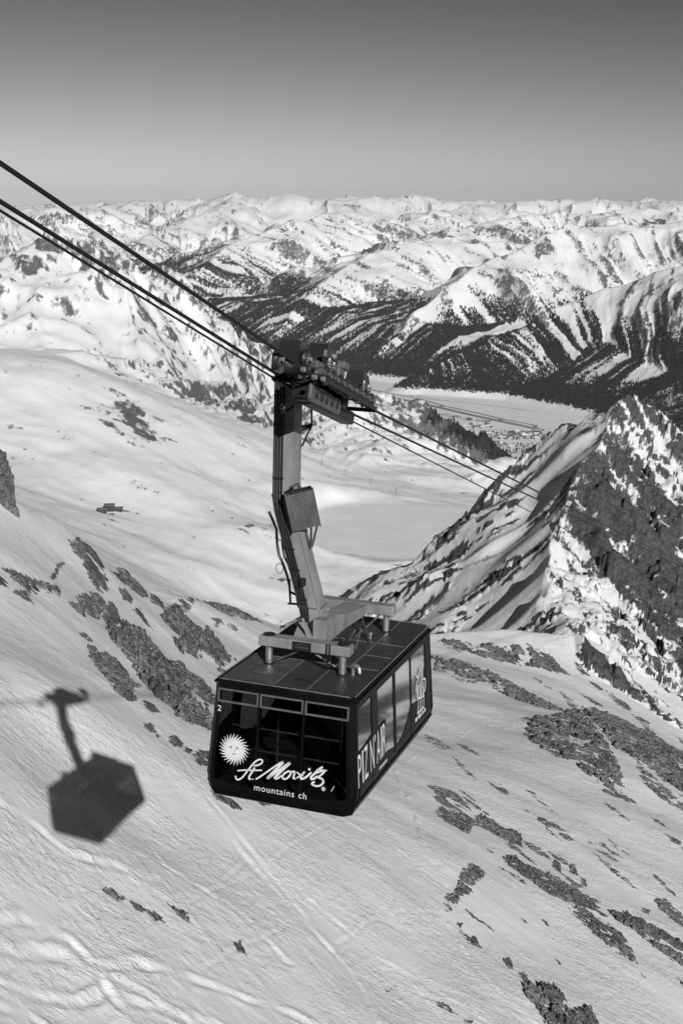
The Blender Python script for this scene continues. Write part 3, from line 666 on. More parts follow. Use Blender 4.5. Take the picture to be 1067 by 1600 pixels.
# ------------------------------------------------------------------ the cable car: local axes x = right, y = along the rope (downhill), z = up
YAW, CPIT, CROL = 0.339, -0.05, 0.017
CL, CH, CWT, CWB, CWF, CSL, CHB = 5.755, 2.553, 1.55, 1.693, 1.60, 0.175, 0.478
al = Vector((math.sin(YAW) * math.cos(CPIT), math.cos(YAW) * math.cos(CPIT), math.sin(CPIT)))
ar0 = Vector((math.cos(YAW), -math.sin(YAW), 0)); au0 = ar0.cross(al)
ar = ar0 * math.cos(CROL) - au0 * math.sin(CROL); au = ar.cross(al)
CORG = Vector((-1.27, 24.015, -12.209))
CM = Matrix(((ar.x, al.x, au.x, CORG.x), (ar.y, al.y, au.y, CORG.y), (ar.z, al.z, au.z, CORG.z), (0, 0, 0, 1)))
CMI = CM.inverted()
car = bpy.data.objects.new('cable_car', None); COL.objects.link(car); car.matrix_world = CM; car.empty_display_size = 1.0
tag(car, 'black aerial tramway car with white lettering hanging from the ropes on a bent steel arm', 'cable car')

def local_on(u, v, axis, val):
    """Measured photo position carried onto a plane of the car (axis 0 = right, 1 = along, 2 = up)."""
    d = CMI.to_3x3() @ Vector(ray(u, v)); o = CMI @ Vector((0, 0, 0)); t = (val - o[axis]) / d[axis]; return o + d * t
def half_w(h): return float(np.interp(h, [0, CHB, CH], [CWF, CWB, CWT]))
def front_y(h): return -CSL * (1 - min(max((h - 0.3) / (CH - 0.3), 0), 1))
def front_pt(x, h, out=0.0): return Vector((x, front_y(h) - out, h))
def side_pt(y, h, out=0.0, s=1): return Vector((s * (half_w(h) + out), y, h))
def rear_pt(x, h, out=0.0): return Vector((x, CL - front_y(h) + out, h))
def photo_front(u, v):
    y = 0.0
    for _ in range(6): P = local_on(u, v, 1, y); y = front_y(P.z)
    return P.x, P.z
def photo_side(u, v):
    w = 1.6
    for _ in range(6): P = local_on(u, v, 0, w); w = half_w(P.z)
    return P.y, P.z

# floor, skirt and roof shell
def ring(h, inset=0.0, cut=0.12):
    w = half_w(h) - inset; f = front_y(h) + inset; r = CL - front_y(h) - inset; c = cut
    return [(-w + c, f, h), (w - c, f, h), (w, f + c, h), (w, r - c, h), (w - c, r, h), (-w + c, r, h), (-w, r - c, h), (-w, f + c, h)]
MB().loft([ring(0.0, 0.10), ring(0.05, 0.03), ring(0.17)]).build('floor_pan', BLACK, car)
b = MB(); 
o_, i_ = [ring(0.171), ring(0.30)], [ring(0.171, 0.07), ring(0.30, 0.07)]
b.loft([o_[0], o_[1], i_[1], i_[0], o_[0]], cap=False); b.build('skirt', BLACK, car)
MB().loft([ring(0.172, 0.075), ring(0.20, 0.075)]).build('floor', INSIDE, car)
o = MB().loft([ring(2.42), ring(2.50, -0.015), ring(CH, 0.03)]).build('roof', BLACK, car)
rim = MB()
for a, c in (((-CWT + .10, .02), (CWT - .10, .02)), ((CWT - .03, .09), (CWT - .03, CL - .09)), ((CWT - .10, CL - .02), (-CWT + .10, CL - .02)), ((-CWT + .03, CL - .09), (-CWT + .03, .09))):
    rim.tube([(a[0], a[1], CH + .012), (c[0], c[1], CH + .012)], 0.016, 6)
rim.build('edge_rail', SEAM, o)
MB().loft([ring(2.38, 0.08), ring(2.415, 0.08)]).build('ceiling', INSIDE, car)
# corner posts
for sx in (-1, 1):
    for rear in (0, 1):
        rings_ = []
        for h in (0.301, 0.48, 1.5, 2.419):
            w = half_w(h); y0 = front_y(h)
            P = [(w, y0 + .20), (w, y0 + .12), (w - .12, y0), (w - .20, y0), (w - .18, y0 + .06), (w - .06, y0 + .18)]
            rings_.append([(sx * px, (CL - py) if rear else py, h) for px, py in P])
        MB().loft(rings_).build('corner_post', BLACK, car)
# front and rear: three tall panes with a framed vent window above each
FX = [(-1.47, -0.545), (-0.515, 0.455), (0.485, 1.45)]
def quad_plate(P, nrm, th):
    return MB().prism(P, Vector(nrm) * th)
for pt, sgn in ((front_pt, -1), (rear_pt, 1)):
    for x0, x1 in FX:
        P = [pt(x0 + .012, .31, -.012), pt(x1 - .012, .31, -.012), pt(x1 - .012, 2.07, -.012), pt(x0 + .012, 2.07, -.012)]
        quad_plate(P, (0, -sgn, 0), 0.012).build('front_window' if sgn < 0 else 'rear_window', GLASS_F, car)
        P = [pt(x0 + .04, 2.10, -.014), pt(x1 - .04, 2.10, -.014), pt(x1 - .04, 2.345, -.014), pt(x0 + .04, 2.345, -.014)]
        v_ = quad_plate(P, (0, -sgn, 0), 0.01).build('vent_window', GLASS_F, car)
        fr = MB()
        for (a0, a1, h0, h1) in ((x0 + .005, x1 - .005, 2.075, 2.11), (x0 + .005, x1 - .005, 2.335, 2.37), (x0 + .005, x0 + .04, 2.112, 2.333), (x1 - .04, x1 - .005, 2.112, 2.333)):
            fr.prism([pt(a0, h0, .012), pt(a1, h0, .012), pt(a1, h1, .012), pt(a0, h1, .012)], (0, -sgn * 0.03, 0))
        fr.build('vent_frame', ALU, v_)
    for xm in (-0.53, 0.47):
        MB().prism([pt(xm - .026, .302, .004), pt(xm + .026, .302, .004), pt(xm + .026, 2.074, .004), pt(xm - .026, 2.074, .004)], (0, -sgn * 0.05, 0)).build('mullion', BLACK, car)
    MB().prism([pt(-1.40, 2.372, .003), pt(1.40, 2.372, .003), pt(1.40, 2.419, .003), pt(-1.40, 2.419, .003)], (0, -sgn * 0.06, 0)).build('header', BLACK, car)
    # dark curved trim along the foot of the glass
    tr = [pt(-1.55, .302, .02), pt(-1.1, .302, .02), pt(-.9, .20, .03), pt(.9, .20, .03), pt(1.1, .302, .02), pt(1.52, .302, .02), pt(1.50, .42, .015), pt(.9, .335, .015), pt(-.9, .335, .015), pt(-1.53, .42, .015)]
    MB().prism(tr, (0, -sgn * 0.012, 0)).build('lower_trim', FILM, car)
# sides: each pane with its black film below, door posts between
PANES = [(0.16, 1.04, [(0.16, 1.32), (0.60, 1.40), (1.04, 1.47)]), (1.44, 2.60, [(1.44, 0.95), (1.95, 0.72), (2.60, 0.60)]), (2.74, 3.92, [(2.74, 0.58), (3.1, 0.63), (3.4, 0.74), (3.7, 0.92), (3.92, 1.12)]), (3.98, 5.16, [(3.98, 1.12), (4.6, 1.03), (5.16, 0.94)])]
for s in (1, -1):
    for y0, y1, low in PANES:
        P = [side_pt(a, h, -.014, s) for a, h in low] + [side_pt(y1, 2.28, -.014, s), side_pt(y0, 2.28, -.014, s)]
        MB().prism(P, (-s * 0.012, 0, 0)).build('side_window', GLASS_S, car)
        P = [side_pt(y0, .302, -.004, s), side_pt(y0, .48, -.004, s)] + [side_pt(a, h - .002, -.004, s) for a, h in low] + [side_pt(y1, .48, -.004, s), side_pt(y1, .302, -.004, s)]
        MB().prism(P, (-s * 0.03, 0, 0)).build('side_panel', FILM, car)
    for y0, y1 in ((1.043, 1.437), (2.603, 2.737), (3.923, 3.977)):
        MB().prism([side_pt(y0, .302, .003, s), side_pt(y0, .48, .003, s), side_pt(y0, 2.279, .003, s), side_pt(y1, 2.279, .003, s), side_pt(y1, .48, .003, s), side_pt(y1, .302, .003, s)], (-s * 0.06, 0, 0)).build('door_post', BLACK, car)
    MB().prism([side_pt(5.163, .302, .002, s), side_pt(5.163, .48, .002, s), side_pt(5.163, 2.279, .002, s), side_pt(5.56, 2.279, .002, s), side_pt(5.62, .48, .002, s), side_pt(5.62, .302, .002, s)], (-s * 0.05, 0, 0)).build('rear_side_panel', BLACK, car)
    MB().prism([side_pt(.10, 2.283, .006, s), side_pt(5.60, 2.283, .006, s), side_pt(5.60, 2.418, .006, s), side_pt(.10, 2.418, .006, s)], (-s * 0.07, 0, 0)).build('side_header', BLACK, car)
    MB().tube([side_pt(.10, 2.46, .03, s), side_pt(CL - .10, 2.46, .03, s)], 0.035, 8).build('gutter', BLACK, car)
    MB().prism([side_pt(-.02, .235, .03, s), side_pt(CL + .02, .235, .03, s), side_pt(CL + .02, .295, .045, s), side_pt(-.02, .295, .045, s)], (-s * 0.05, 0, 0)).build('rub_strip', HOOD, car)
# inside: hand rails and poles
for h in (1.05, 1.55):
    MB().tube([(-1.2, .12, h), (1.2, .12, h)], 0.02, 6).build('handrail', GREYMETAL, car)
for x in (-.75, .75):
    for yy in (1.6, 4.2): MB().tube([(x, yy, .201), (x, yy, 2.379)], 0.022, 8).build('grab_pole', GREYMETAL, car)
# roof deck: ribs, seams, hatches, bits
ribs = MB()
for i in range(52):
    xr = -1.44 + i * 0.0565; ribs.box((xr, .10, CH + .002), (xr + .022, CL - .10, CH + .016))
for i in range(30):
    yr = .14 + i * .0565; ribs.box((-1.44, yr, CH + .003), (-.28, yr + .018, CH + .014))
tag(ribs.build('roof_ribs', RIB, car), kind='stuff')
for lo, hi in (((-1.45, 1.86), (1.45, 1.885)), ((-1.45, 3.75), (1.45, 3.77)), ((.79, 1.89), (.81, 3.74)), ((-.28, .10), (-.26, 1.85)), ((.46, .10), (.475, 1.85)), ((.79, 3.78), (.81, CL - .1)), ((.80, 2.8), (1.45, 2.82))):
    MB().box((lo[0], lo[1], CH + .004), (hi[0], hi[1], CH + .021)).build('roof_seam', SEAM, car)
MB().bbox((-1.0, .62, CH + .01), (-.50, 1.12, CH + .06), .012).build('roof_hatch', RIB, car)
MB().bbox((.02, .55, CH + .01), (.40, .68, CH + .03), .008).build('vent_grille', DARKMETAL, car)
pipe = MB().tube([(1.02, 1.42, CH), (1.02, 1.42, CH + .14), (1.04, 1.40, CH + .20), (1.09, 1.37, CH + .235), (1.15, 1.34, CH + .23), (1.19, 1.32, CH + .18), (1.20, 1.31, CH + .09)], .045, 10)
pipe.build('vent_pipe', POST, car, True)
b = MB(); b.tube([(.55, 4.05, CH), (.55, 4.05, CH + .10)], .03, 8); b.tube([(.55, 4.05, CH + .10), (.55, 4.05, CH + .16)], .05, 8); b.build('roof_beacon', ALU, car)

# suspension frame on the roof
POSTS = [(-.89, 1.34), (.82, 1.28), (.72, 4.72), (-.92, 4.72)]
for px, py in POSTS:
    p_ = MB().tube([(px, py, CH), (px, py, 3.0)], .075, 14).build('post', POST, car, True)
    MB().tube([(px, py, CH + .001), (px, py, CH + .05)], .11, 14).build('post_foot', DARKMETAL, p_, True)
fb = MB().bbox((-1.08, 1.17, 3.0), (1.0, 1.50, 3.22), .02).build('front_beam', STEEL, car)
for px in (-.89, .82): MB().tube([(px, 1.335, 3.221), (px, 1.335, 3.25)], .13, 14).build('beam_cap', DARKMETAL, fb, True)
pl = MB().box((-.29, 1.155, 3.02), (.14, 1.169, 3.205)).build('name_plate', DARKMETAL, fb)
em = MB(); em.tube([(-.13 + .05 * math.cos(a), 1.152, 3.12 + .045 * math.sin(a)) for a in np.linspace(0.2, math.pi - 0.2, 8)], .008, 4); em.box((-.22, 1.148, 3.075), (.07, 1.154, 3.10)); em.build('plate_emblem', GREYMETAL, fb)
rb = MB().bbox((-1.08, 4.56, 3.0), (.92, 4.88, 3.24), .02).build('rear_beam', STEEL, car)
# spine between the two beams, cranked up to the arm
sp = MB()
def sec(x0, x1, y, z0, z1): return [(x0, y, z0), (x1, y, z0), (x1, y, z1), (x0, y, z1)]
sp.loft([sec(-.40, .34, 1.505, 3.0, 3.20), sec(-.44, .26, 1.95, 3.02, 3.42), sec(-.44, .24, 2.6, 3.02, 3.50), sec(-.30, .24, 3.3, 3.02, 3.32), sec(-.30, .30, 4.555, 3.01, 3.23)]); sp.build('spine_beam', STEEL, car)
MB().bbox((.02, 1.55, 3.205), (.33, 1.90, 3.62), .015).build('junction_box', STEEL, car)
sl = MB(); sl.prism([(-.10, 1.52, 3.21), (-.06, 1.52, 3.21), (-.19, 1.52, 3.62), (-.23, 1.52, 3.62)], (0, .05, 0)); sl.build('gusset', STEEL, car)
for a, c in (((-.08, 1.30, 3.01), (-.82, 1.40, CH + .05)), ((.05, 1.30, 3.01), (.78, 1.40, CH + .05)), ((.05, 4.70, 3.01), (.70, 3.6, CH + .03)), ((.60, 4.70, 3.01), (.20, 3.9, CH + .03)), ((.55, 2.9, 3.1), (.30, 2.9, CH + .02)), ((.62, 3.1, 3.1), (.50, 3.1, CH + .02))):
    MB().tube([a, c], .022, 6).build('stay_rod', GREYMETAL, car)
cb = MB()
for dx in (0, .07): cb.tube([(.50 + dx, 1.155, 3.25), (.50 + dx, 1.15, 2.95), (.55 + dx, 1.2, 2.75), (.62 + dx, 1.5, 2.62), (.75 + dx, 1.55, 2.58)], .018, 6)
cb.build('cable_loop', DARKMETAL, car, True)

# hanger arm: straight above, cranked below so that the car hangs under the ropes
AY = 2.25
ARM = [(-.95, 8.75), (-.94, 6.10), (-.90, 5.86), (-.30, 3.85), (-.16, 3.40)]
AHW, AHD = .235, .24
rings_ = [[(cx - AHW, AY - AHD, ch), (cx + AHW, AY - AHD, ch), (cx + AHW, AY + AHD, ch), (cx - AHW, AY + AHD, ch)] for cx, ch in ARM]
rings_[0] = [(p[0], p[1], p[2] - 0.30 * (p[1] - AY)) for p in rings_[0]]
MB().loft(rings_).build('hanger_arm', STEEL, car)
for fh in (6.16, 3.74):
    cx = float(np.interp(-fh, [-p[1] for p in ARM], [p[0] for p in ARM])); fl_ = MB().bbox((cx - AHW - .025, AY - AHD - .012, fh - .03), (cx + AHW + .03, AY + AHD + .03, fh + .03), .008).build('flange', STEEL, car)
    for q in range(5):
        MB().tube([(cx - .02 + q * .055, AY - AHD - .03, fh), (cx - .02 + q * .055, AY - AHD - .011, fh)], .014, 6).build('bolt', DARKMETAL, fl_)
        MB().tube([(cx + AHW + .029, AY - .2 + q * .1, fh), (cx + AHW + .05, AY - .2 + q * .1, fh)], .014, 6).build('bolt', DARKMETAL, fl_)
MB().loft([[(cx + AHW - .006, AY - AHD - .008, ch), (cx + AHW + .008, AY - AHD - .008, ch), (cx + AHW + .008, AY - AHD + .006, ch), (cx + AHW - .006, AY - AHD + .006, ch)] for cx, ch in ARM[1:]]).build('weld_seam', POST, car)
def arm_x(h): return float(np.interp(-h, [-p[1] for p in ARM], [p[0] for p in ARM]))
for k in range(4):
    dx = -.20 + k * .065
    path = [(arm_x(h) + dx, AY - AHD - .035, h) for h in (8.7, 7.5, 6.3, 6.05, 5.86, 5.3, 4.6, 4.0, 3.7)] + [(arm_x(3.6) + dx * .8, AY - AHD - .06, 3.45), (arm_x(3.5) + dx * .7 - .08, AY - AHD - .12, 3.23)]
    MB().tube(path, .019, 6).build('conduit', DARKMETAL, car, True)
for h in (8.35, 7.72, 6.55, 5.0, 4.55, 3.9):
    MB().bbox((arm_x(h) - .225, AY - AHD - .06, h), (arm_x(h) + .03, AY - AHD - .002, h + .03), .005).build('conduit_clamp', DARKMETAL, car)
b = MB(); b.tube([(arm_x(8.05) - .23, AY - AHD - .012, 8.02), (arm_x(8.05) + .10, AY - AHD - .012, 8.05), (arm_x(8.05) + .235, AY - AHD - .012, 8.18)], .018, 6); b.build('earth_cable', DARKMETAL, car)
MB().tube([(arm_x(4.3) + .05, AY - AHD - .07, 4.25), (arm_x(4.3) + .05, AY - AHD - .07, 4.40)], .075, 10).build('cable_gland', DARKMETAL, car, True)
# louvred box on the kink of the arm
lb_c = local_on(473, 797, 1, AY - .35); LM = Matrix.Translation(lb_c) @ Euler((math.radians(10), math.radians(-14), math.radians(28))).to_matrix().to_4x4()
box = MB().bbox((-.30, -.02, -.44), (.30, .20, .44), .015, LM).build('louvred_box', DARKMETAL, car)
for k in range(17):
    zz = -.42 + k * .05
    MB().box((-.285, -.045, zz), (.285, -.021, zz + .036), LM).build('louvre', LOUVRE, box)
fr = MB(); fr.box((-.32, -.05, -.46), (-.288, .0, .46), LM); fr.box((.288, -.05, -.46), (.32, .0, .46), LM); fr.build('box_edge', LOUVRE, box)
for a, c in (((.10, -.02, -.44), (.02, .10, -.95)), ((.24, .02, -.44), (.04, .10, -.95))):
    MB().tube([LM @ Vector(a), LM @ Vector(c)], .028, 6).build('box_stay', GREYMETAL, car)
b = MB(); b.tube([LM @ Vector((-.18, .05, .44)), LM @ Vector((-.16, .05, .56)), LM @ Vector((.02, .05, .60)), LM @ Vector((.06, .05, .44))], .03, 6); b.build('lifting_eye', DARKMETAL, car, True)
# bent hand rail on the left of the arm and its bracket
hr = [local_on(u, v, 1, AY) for u, v in ((420, 799), (426, 812), (432, 827), (433, 850), (436, 868), (442, 880), (449, 900), (453, 918))]
MB().tube(hr, .032, 8).build('arm_handrail', GREYMETAL, car, True)
MB().tube([p + Vector((.10, .05, -.02)) for p in hr[2:]], .02, 6).build('arm_cable', DARKMETAL, car, True)
lp = local_on(437, 888, 1, AY); MB().tube([lp + Vector((.085 * math.cos(a), 0, .115 * math.sin(a))) for a in np.linspace(0, 2 * math.pi, 15)], .008, 5).build('cable_coil', DARKMETAL, car, True)
for (a, c) in (((452, 905), (454, 944)), ((450, 943), (466, 944)), ((454, 925), (468, 932)), ((460, 912), (466, 944))):
    MB().tube([local_on(*a, 1, AY), local_on(*c, 1, AY)], .028, 6).build('step_bracket', DARKMETAL, car)
# maintenance bracket to the right of the arm top
for (a, c) in (((472, 625), (489, 622)), ((487, 622), (487, 664)), ((471, 667), (489, 663)), ((486, 666), (472, 697)), ((472, 630), (489, 624)), ((473, 671), (487, 666))):
    MB().tube([local_on(*a, 1, AY + .1), local_on(*c, 1, AY + .1)], .024, 6).build('service_bracket', DARKMETAL, car)

# carriage: runs along the ropes, tilted with them
RS = -0.27; RH0, RY0 = 8.45, 2.0                                      # rope slope and rope height at the carriage
RT = Matrix.Translation((0, RY0, RH0)) @ Matrix.Rotation(math.atan(RS), 4, 'X')
RX, RYv, RZ = (RT.to_3x3() @ Vector(a) for a in ((1, 0, 0), (0, 1, 0), (0, 0, 1)))
def wheel_mesh(c0, prof, seg=20): 
    return MB().loft([[c0 + RX * px + (RYv * math.cos(t) + RZ * math.sin(t)) * pr for t in np.linspace(0, 2 * math.pi, seg, endpoint=False)] for px, pr in prof])
MB().bbox((-.16, -1.2, -.40), (.16, 1.6, -.12), .03, RT).build('carriage_beam', DARKMETAL, car)
for sx in (-1, 1):
    MB().bbox((sx * .60 - .02, -1.6, -.03), (sx * .60 + .02, 1.7, .06), .015, RT).build('carriage_cheek', DARKMETAL, car)
    for y0 in (-1.30, -.42, .46, 1.34):
        bg_ = MB().bbox((sx * .42 - .10, y0 - .36, .12), (sx * .42 + .10, y0 + .36, .27), .03, RT).build('bogie', GREYMETAL, car)
        for dy in (-.21, .21):
            wheel_mesh(RT @ Vector((sx * .42, y0 + dy, .17)), [(-.13, .02), (-.13, .15), (-.10, .17), (-.05, .135), (.05, .135), (.10, .17), (.13, .15), (.13, .02)]).build('wheel', DARKMETAL, bg_, True)
        for dy in (-.21, .21):
            a = RT @ Vector((sx * .42, y0 + dy, .17)); MB().tube([a + RX * sx * .13, a + RX * sx * .19], .045, 8).build('axle_cap', GREYMETAL, bg_, True)
for px_, py_ in ((434, 561), (478, 561), (541, 605)):
    c0 = local_on(px_, py_, 0, .30)
    w_ = wheel_mesh(c0, ((-.05, .03), (-.05, .17), (0, .20), (.05, .17), (.05, .13), (.03, .12), (.03, .03)), 22).build('guide_wheel', DARKMETAL, car, True)
    hb = MB(); hb.tube([c0 + RX * .03, c0 + RX * .12], .045, 10); hb.build('hub', POST, w_, True)
    for t in np.linspace(0, 2 * math.pi, 6, endpoint=False): MB().tube([c0 + RX * .045, c0 + RX * .045 + (RYv * math.cos(t) + RZ * math.sin(t)) * .125], .014, 5).build('spoke', GREYMETAL, w_)
    MB().bbox((-.14, .05, -.20), (-.02, .42, .02), .03, Matrix.Translation(c0) @ RT.to_3x3().to_4x4()).build('wheel_bracket', GREYMETAL, car)
for px_, py_, sc_ in ((458, 556, 1.0), (502, 560, 1.0), (558, 597, .92)):
    c0 = local_on(px_, py_, 0, .0); V = [(-.26, -.34, -.27), (.26, -.34, -.27), (.26, .44, -.30), (-.26, .44, -.30), (-.20, -.22, .27), (.20, -.22, .27), (.19, .30, .20), (-.19, .30, .20)]
    h_ = MB(); h_.add([c0 + (RX * p[0] + RYv * p[1] + RZ * p[2]) * sc_ for p in V], [(0,3,2,1),(4,5,6,7),(0,1,5,4),(1,2,6,5),(2,3,7,6),(3,0,4,7)]); h_.build('hood', HOOD, car)
for px_, py_ in ((513, 578), (520, 584), (567, 612), (574, 618)):
    c0 = local_on(px_, py_, 0, .26); st = MB()
    for k in range(6): st.tube([c0 + RZ * (-.15 + k * .06), c0 + RZ * (-.15 + k * .06 + .035)], .07, 10)
    st.tube([c0 - RZ * .22, c0 + RZ * .24], .035, 8); st.build('spring_stack', GREYMETAL, car)
for (px_, py_), (w, l_, h_), m in (((527, 585), (.20, .40, .26), GREYMETAL), ((521, 557), (.10, .14, .10), POST), ((536, 572), (.18, .34, .18), GREYMETAL), ((448, 566), (.14, .36, .14), GREYMETAL), ((497, 572), (.14, .46, .18), GREYMETAL), ((553, 612), (.14, .40, .16), GREYMETAL), ((508, 552), (.08, .1, .16), GREYMETAL), ((533, 592), (.1, .2, .1), DARKMETAL)):
    c0 = local_on(px_, py_, 0, .30); MB().bbox((-w / 2, -l_ / 2, -h_ / 2), (w / 2, l_ / 2, h_ / 2), .025, Matrix.Translation(c0) @ RT.to_3x3().to_4x4()).build('brake_block', m, car)
for (px_, py_) in ((471, 577), (489, 589), (502, 592), (545, 618), (556, 625)):
    c0 = local_on(px_, py_, 0, .52); MB().tube([c0, c0 + RX * .07], .05, 10).build('pin', POST, car, True)
c0 = local_on(507, 624, 0, .25)
PM_ = Matrix.Translation(c0) @ RT.to_3x3().to_4x4()
lg = MB().bbox((-.05, -.95, -.17), (.05, .95, .17), .04, PM_).build('lower_plate', GREYMETAL, car)
for k in range(5):
    a = PM_ @ Vector((.051, -.62 + k * .32, -.03)); MB().tube([a, a + RX * .02], .065, 10).build('hole_shade_disc', DARKMETAL, lg, True)  # solid dark discs: the shade inside the holes is put into their colour
MB().bbox((-.40, -.85, -.16), (-.06, .95, .16), .05, PM_).build('haul_rope_clamp', DARKMETAL, car)
MB().bbox((-.36, .97, .02), (.06, 1.40, .32), .05, PM_).build('end_buffer', DARKMETAL, car)
pv = MB(); pv.tube([(-1.20, AY, 8.50), (.30, AY, 8.50)], .13, 16); pv.build('pivot', DARKMETAL, car, True)
MB().bbox((-1.18, AY - .235, 8.62), (-.70, AY + .235, 8.86), .03).build('pivot_housing', DARKMETAL, car)
for y0 in (-1.72, 1.92):
    MB().bbox((-.58, y0 * .92 - .03, -.06), (.58, y0 * .92 + .03, .03), .015, RT).build('end_crossbar', DARKMETAL, car)

# ------------------------------------------------------------------ lettering and emblems on the glass
def ribbon(mb, path, hw, place):
    """Flat stroke (2D photo-measured points already on the surface) with rounded ends."""
    P = [Vector(p) for p in path]
    Q = []
    for i in range(len(P) - 1):                                         # Catmull-Rom smoothing
        p0, p1, p2, p3 = P[max(i - 1, 0)], P[i], P[i + 1], P[min(i + 2, len(P) - 1)]
        for t in np.linspace(0, 1, 5, endpoint=False):
            Q.append(0.5 * ((2 * p1) + (-p0 + p2) * t + (2 * p0 - 5 * p1 + 4 * p2 - p3) * t * t + (-p0 + 3 * p1 - 3 * p2 + p3) * t ** 3))
    Q.append(P[-1])
    ln = len(Q); V = []
    for i, q in enumerate(Q):
        t = Q[min(i + 1, ln - 1)] - Q[max(i - 1, 0)]; t = t.normalized() if t.length > 1e-9 else Vector((1, 0)); nrm = Vector((-t.y, t.x))
        w = hw * (0.75 if i in (0, ln - 1) else 1.0); V += [place(*(q + nrm * w)), place(*(q - nrm * w))]
    mb.add(V, [(2 * i, 2 * i + 1, 2 * i + 3, 2 * i + 2) for i in range(ln - 1)])
def disc(mb, c, r, place, seg=14, r0=0.0):
    if r0: 
        V = [place(c[0] + rr * math.cos(a), c[1] + rr * math.sin(a)) for rr in (r0, r) for a in np.linspace(0, 2 * math.pi, seg, endpoint=False)]
        mb.add(V, [(i, (i + 1) % seg, seg + (i + 1) % seg, seg + i) for i in range(seg)])
    else:
        mb.add([place(c[0] + r * math.cos(a), c[1] + r * math.sin(a)) for a in np.linspace(0, 2 * math.pi, seg, endpoint=False)], [tuple(range(seg))])
fp = lambda x, h: front_pt(x, h, 0.034)
zf = lambda a, b_: photo_front(360 + a / 6.276, 1170 + b_ / 6.276)
k_ = 1.0 / 6.276 / 75.0                                                  # traced pixels to metres on the front
script = MB()
for hw, path in ((8, [(236,160),(285,152),(318,128),(318,106),(290,100),(250,122),(210,166),(172,214),(136,262),(96,294),(66,290),(58,258)]),
 (9, [(246,178),(222,218),(194,262),(190,286),(206,294)]), (7, [(75,209),(150,203),(240,206),(318,203)]),
 (8, [(255,294),(300,266),(360,225),(430,176),(490,136),(524,120)]), (13, [(524,122),(480,172),(420,232),(368,288)]), (9, [(370,286),(430,244),(500,190),(560,146),(590,130)]), (13, [(592,132),(550,170),(492,224),(448,272),(444,290)]), (8, [(444,290),(470,284),(510,255)]),
 (9, [(562,220),(532,240),(516,270),(530,290),(560,284),(588,256),(598,228),(580,214),(562,221)]), (8, [(596,228),(622,216),(640,218)]), (9, [(640,218),(630,250),(624,284),(646,284)]),
 (7, [(658,222),(672,236),(690,250)]), (7, [(655,282),(690,256),(735,216)]), (10, [(735,216),(704,258),(696,284),(712,288),(750,270),(800,225)]),
 (10, [(912,172),(866,200),(828,240),(798,272),(800,292),(826,286),(862,262)]), (7, [(850,200),(900,204),(950,208)]), (8, [(846,235),(890,216),(930,218)]), (9, [(930,218),(900,246),(868,276),(902,288),(918,318),(892,350),(850,360),(812,346),(806,330),(834,318)])):
    ribbon(script, [zf(*p) for p in path], hw * k_, fp)
for c, r in (((780,195), 13), ((212,291), 6), ((230,291), 6)): disc(script, zf(*c), r * k_, fp)
disc(script, zf(918,388), 20 * k_, fp, 18, 14 * k_); 
ribbon(script, [zf(912,398), zf(912,378), zf(922,380), zf(914,388), zf(924,398)], 2.6 * k_, fp)
ribbon(script, [zf(992,412), zf(1024,362)], 3 * k_, fp)
script.build('script_lettering', WHITE, car)

def text_part(name, body, place, x0, h0, width, height, mat, parent, gap=1.0):
    """Lettering set in Blender's own typeface, stretched to a measured width and height and laid on a surface."""
    cu = bpy.data.curves.new(name, 'FONT'); cu.body = body; cu.size = 1.0; cu.space_character = gap; cu.resolution_u = 3
    t = bpy.data.objects.new(name, cu); COL.objects.link(t)
    dg = bpy.context.evaluated_depsgraph_get(); me = bpy.data.meshes.new_from_object(t.evaluated_get(dg)); bpy.data.objects.remove(t); bpy.data.curves.remove(cu)
    xs = [v.co.x for v in me.vertices]; ys = [v.co.y for v in me.vertices]; a, c, d, e = min(xs), max(xs), min(ys), max(ys)
    for v in me.vertices: v.co = place(x0 + (v.co.x - a) / (c - a) * width, h0 + (v.co.y - d) / (e - d) * height)
    me.materials.clear(); me.materials.append(mat); o = bpy.data.objects.new(name, me); COL.objects.link(o); o.parent = parent; return o
text_part('web_lettering', 'mountains ch', fp, -.53, .305, 1.17, .135, WHITE, car, 1.12)
text_part('car_number', '2', fp, -1.45, 1.88, .085, .125, WHITE, car)
# sun emblem
SC, SRR = (-1.03, 1.10), .20
sun_m = MB(); disc(sun_m, SC, SRR, fp, 32)
for k in range(26):
    a = 2 * math.pi * k / 26; L_ = .155
    prev = None; V = []
    for i, t in enumerate(np.linspace(0, 1, 7)):
        r = SRR - .01 + L_ * t; aa = a + .10 * math.sin(t * 5.5) * (0.4 + t * .6); w = .027 * (1 - t) + .002
        cx, cy = SC[0] + r * math.cos(aa), SC[1] + r * math.sin(aa); px, py = -math.sin(aa) * w, math.cos(aa) * w
        V += [fp(cx + px, cy + py), fp(cx - px, cy - py)]
    sun_m.add(V, [(2*i, 2*i+1, 2*i+3, 2*i+2) for i in range(6)])
sm = sun_m.build('sun_emblem', WHITE, car)
fp2 = lambda x, h: front_pt(x, h, 0.037)
fc = MB()
for s in (-1, 1):
    ribbon(fc, [(SC[0] + s * .035, SC[1] + .045), (SC[0] + s * .07, SC[1] + .06), (SC[0] + s * .11, SC[1] + .04)], .007, fp2)
    disc(fc, (SC[0] + s * .072, SC[1] + .028), .016, fp2, 8)
ribbon(fc, [(SC[0] + .02, SC[1] + .03), (SC[0] + .022, SC[1] - .03), (SC[0] + .005, SC[1] - .045)], .004, fp2)
ribbon(fc, [(SC[0] - .035, SC[1] - .088), (SC[0], SC[1] - .095), (SC[0] + .035, SC[1] - .086)], .010, fp2)
fc.build('sun_face', INK, sm)
# side lettering and the line-drawn logo on the last pane
spl = lambda y_, h_: side_pt(y_, h_, 0.010)
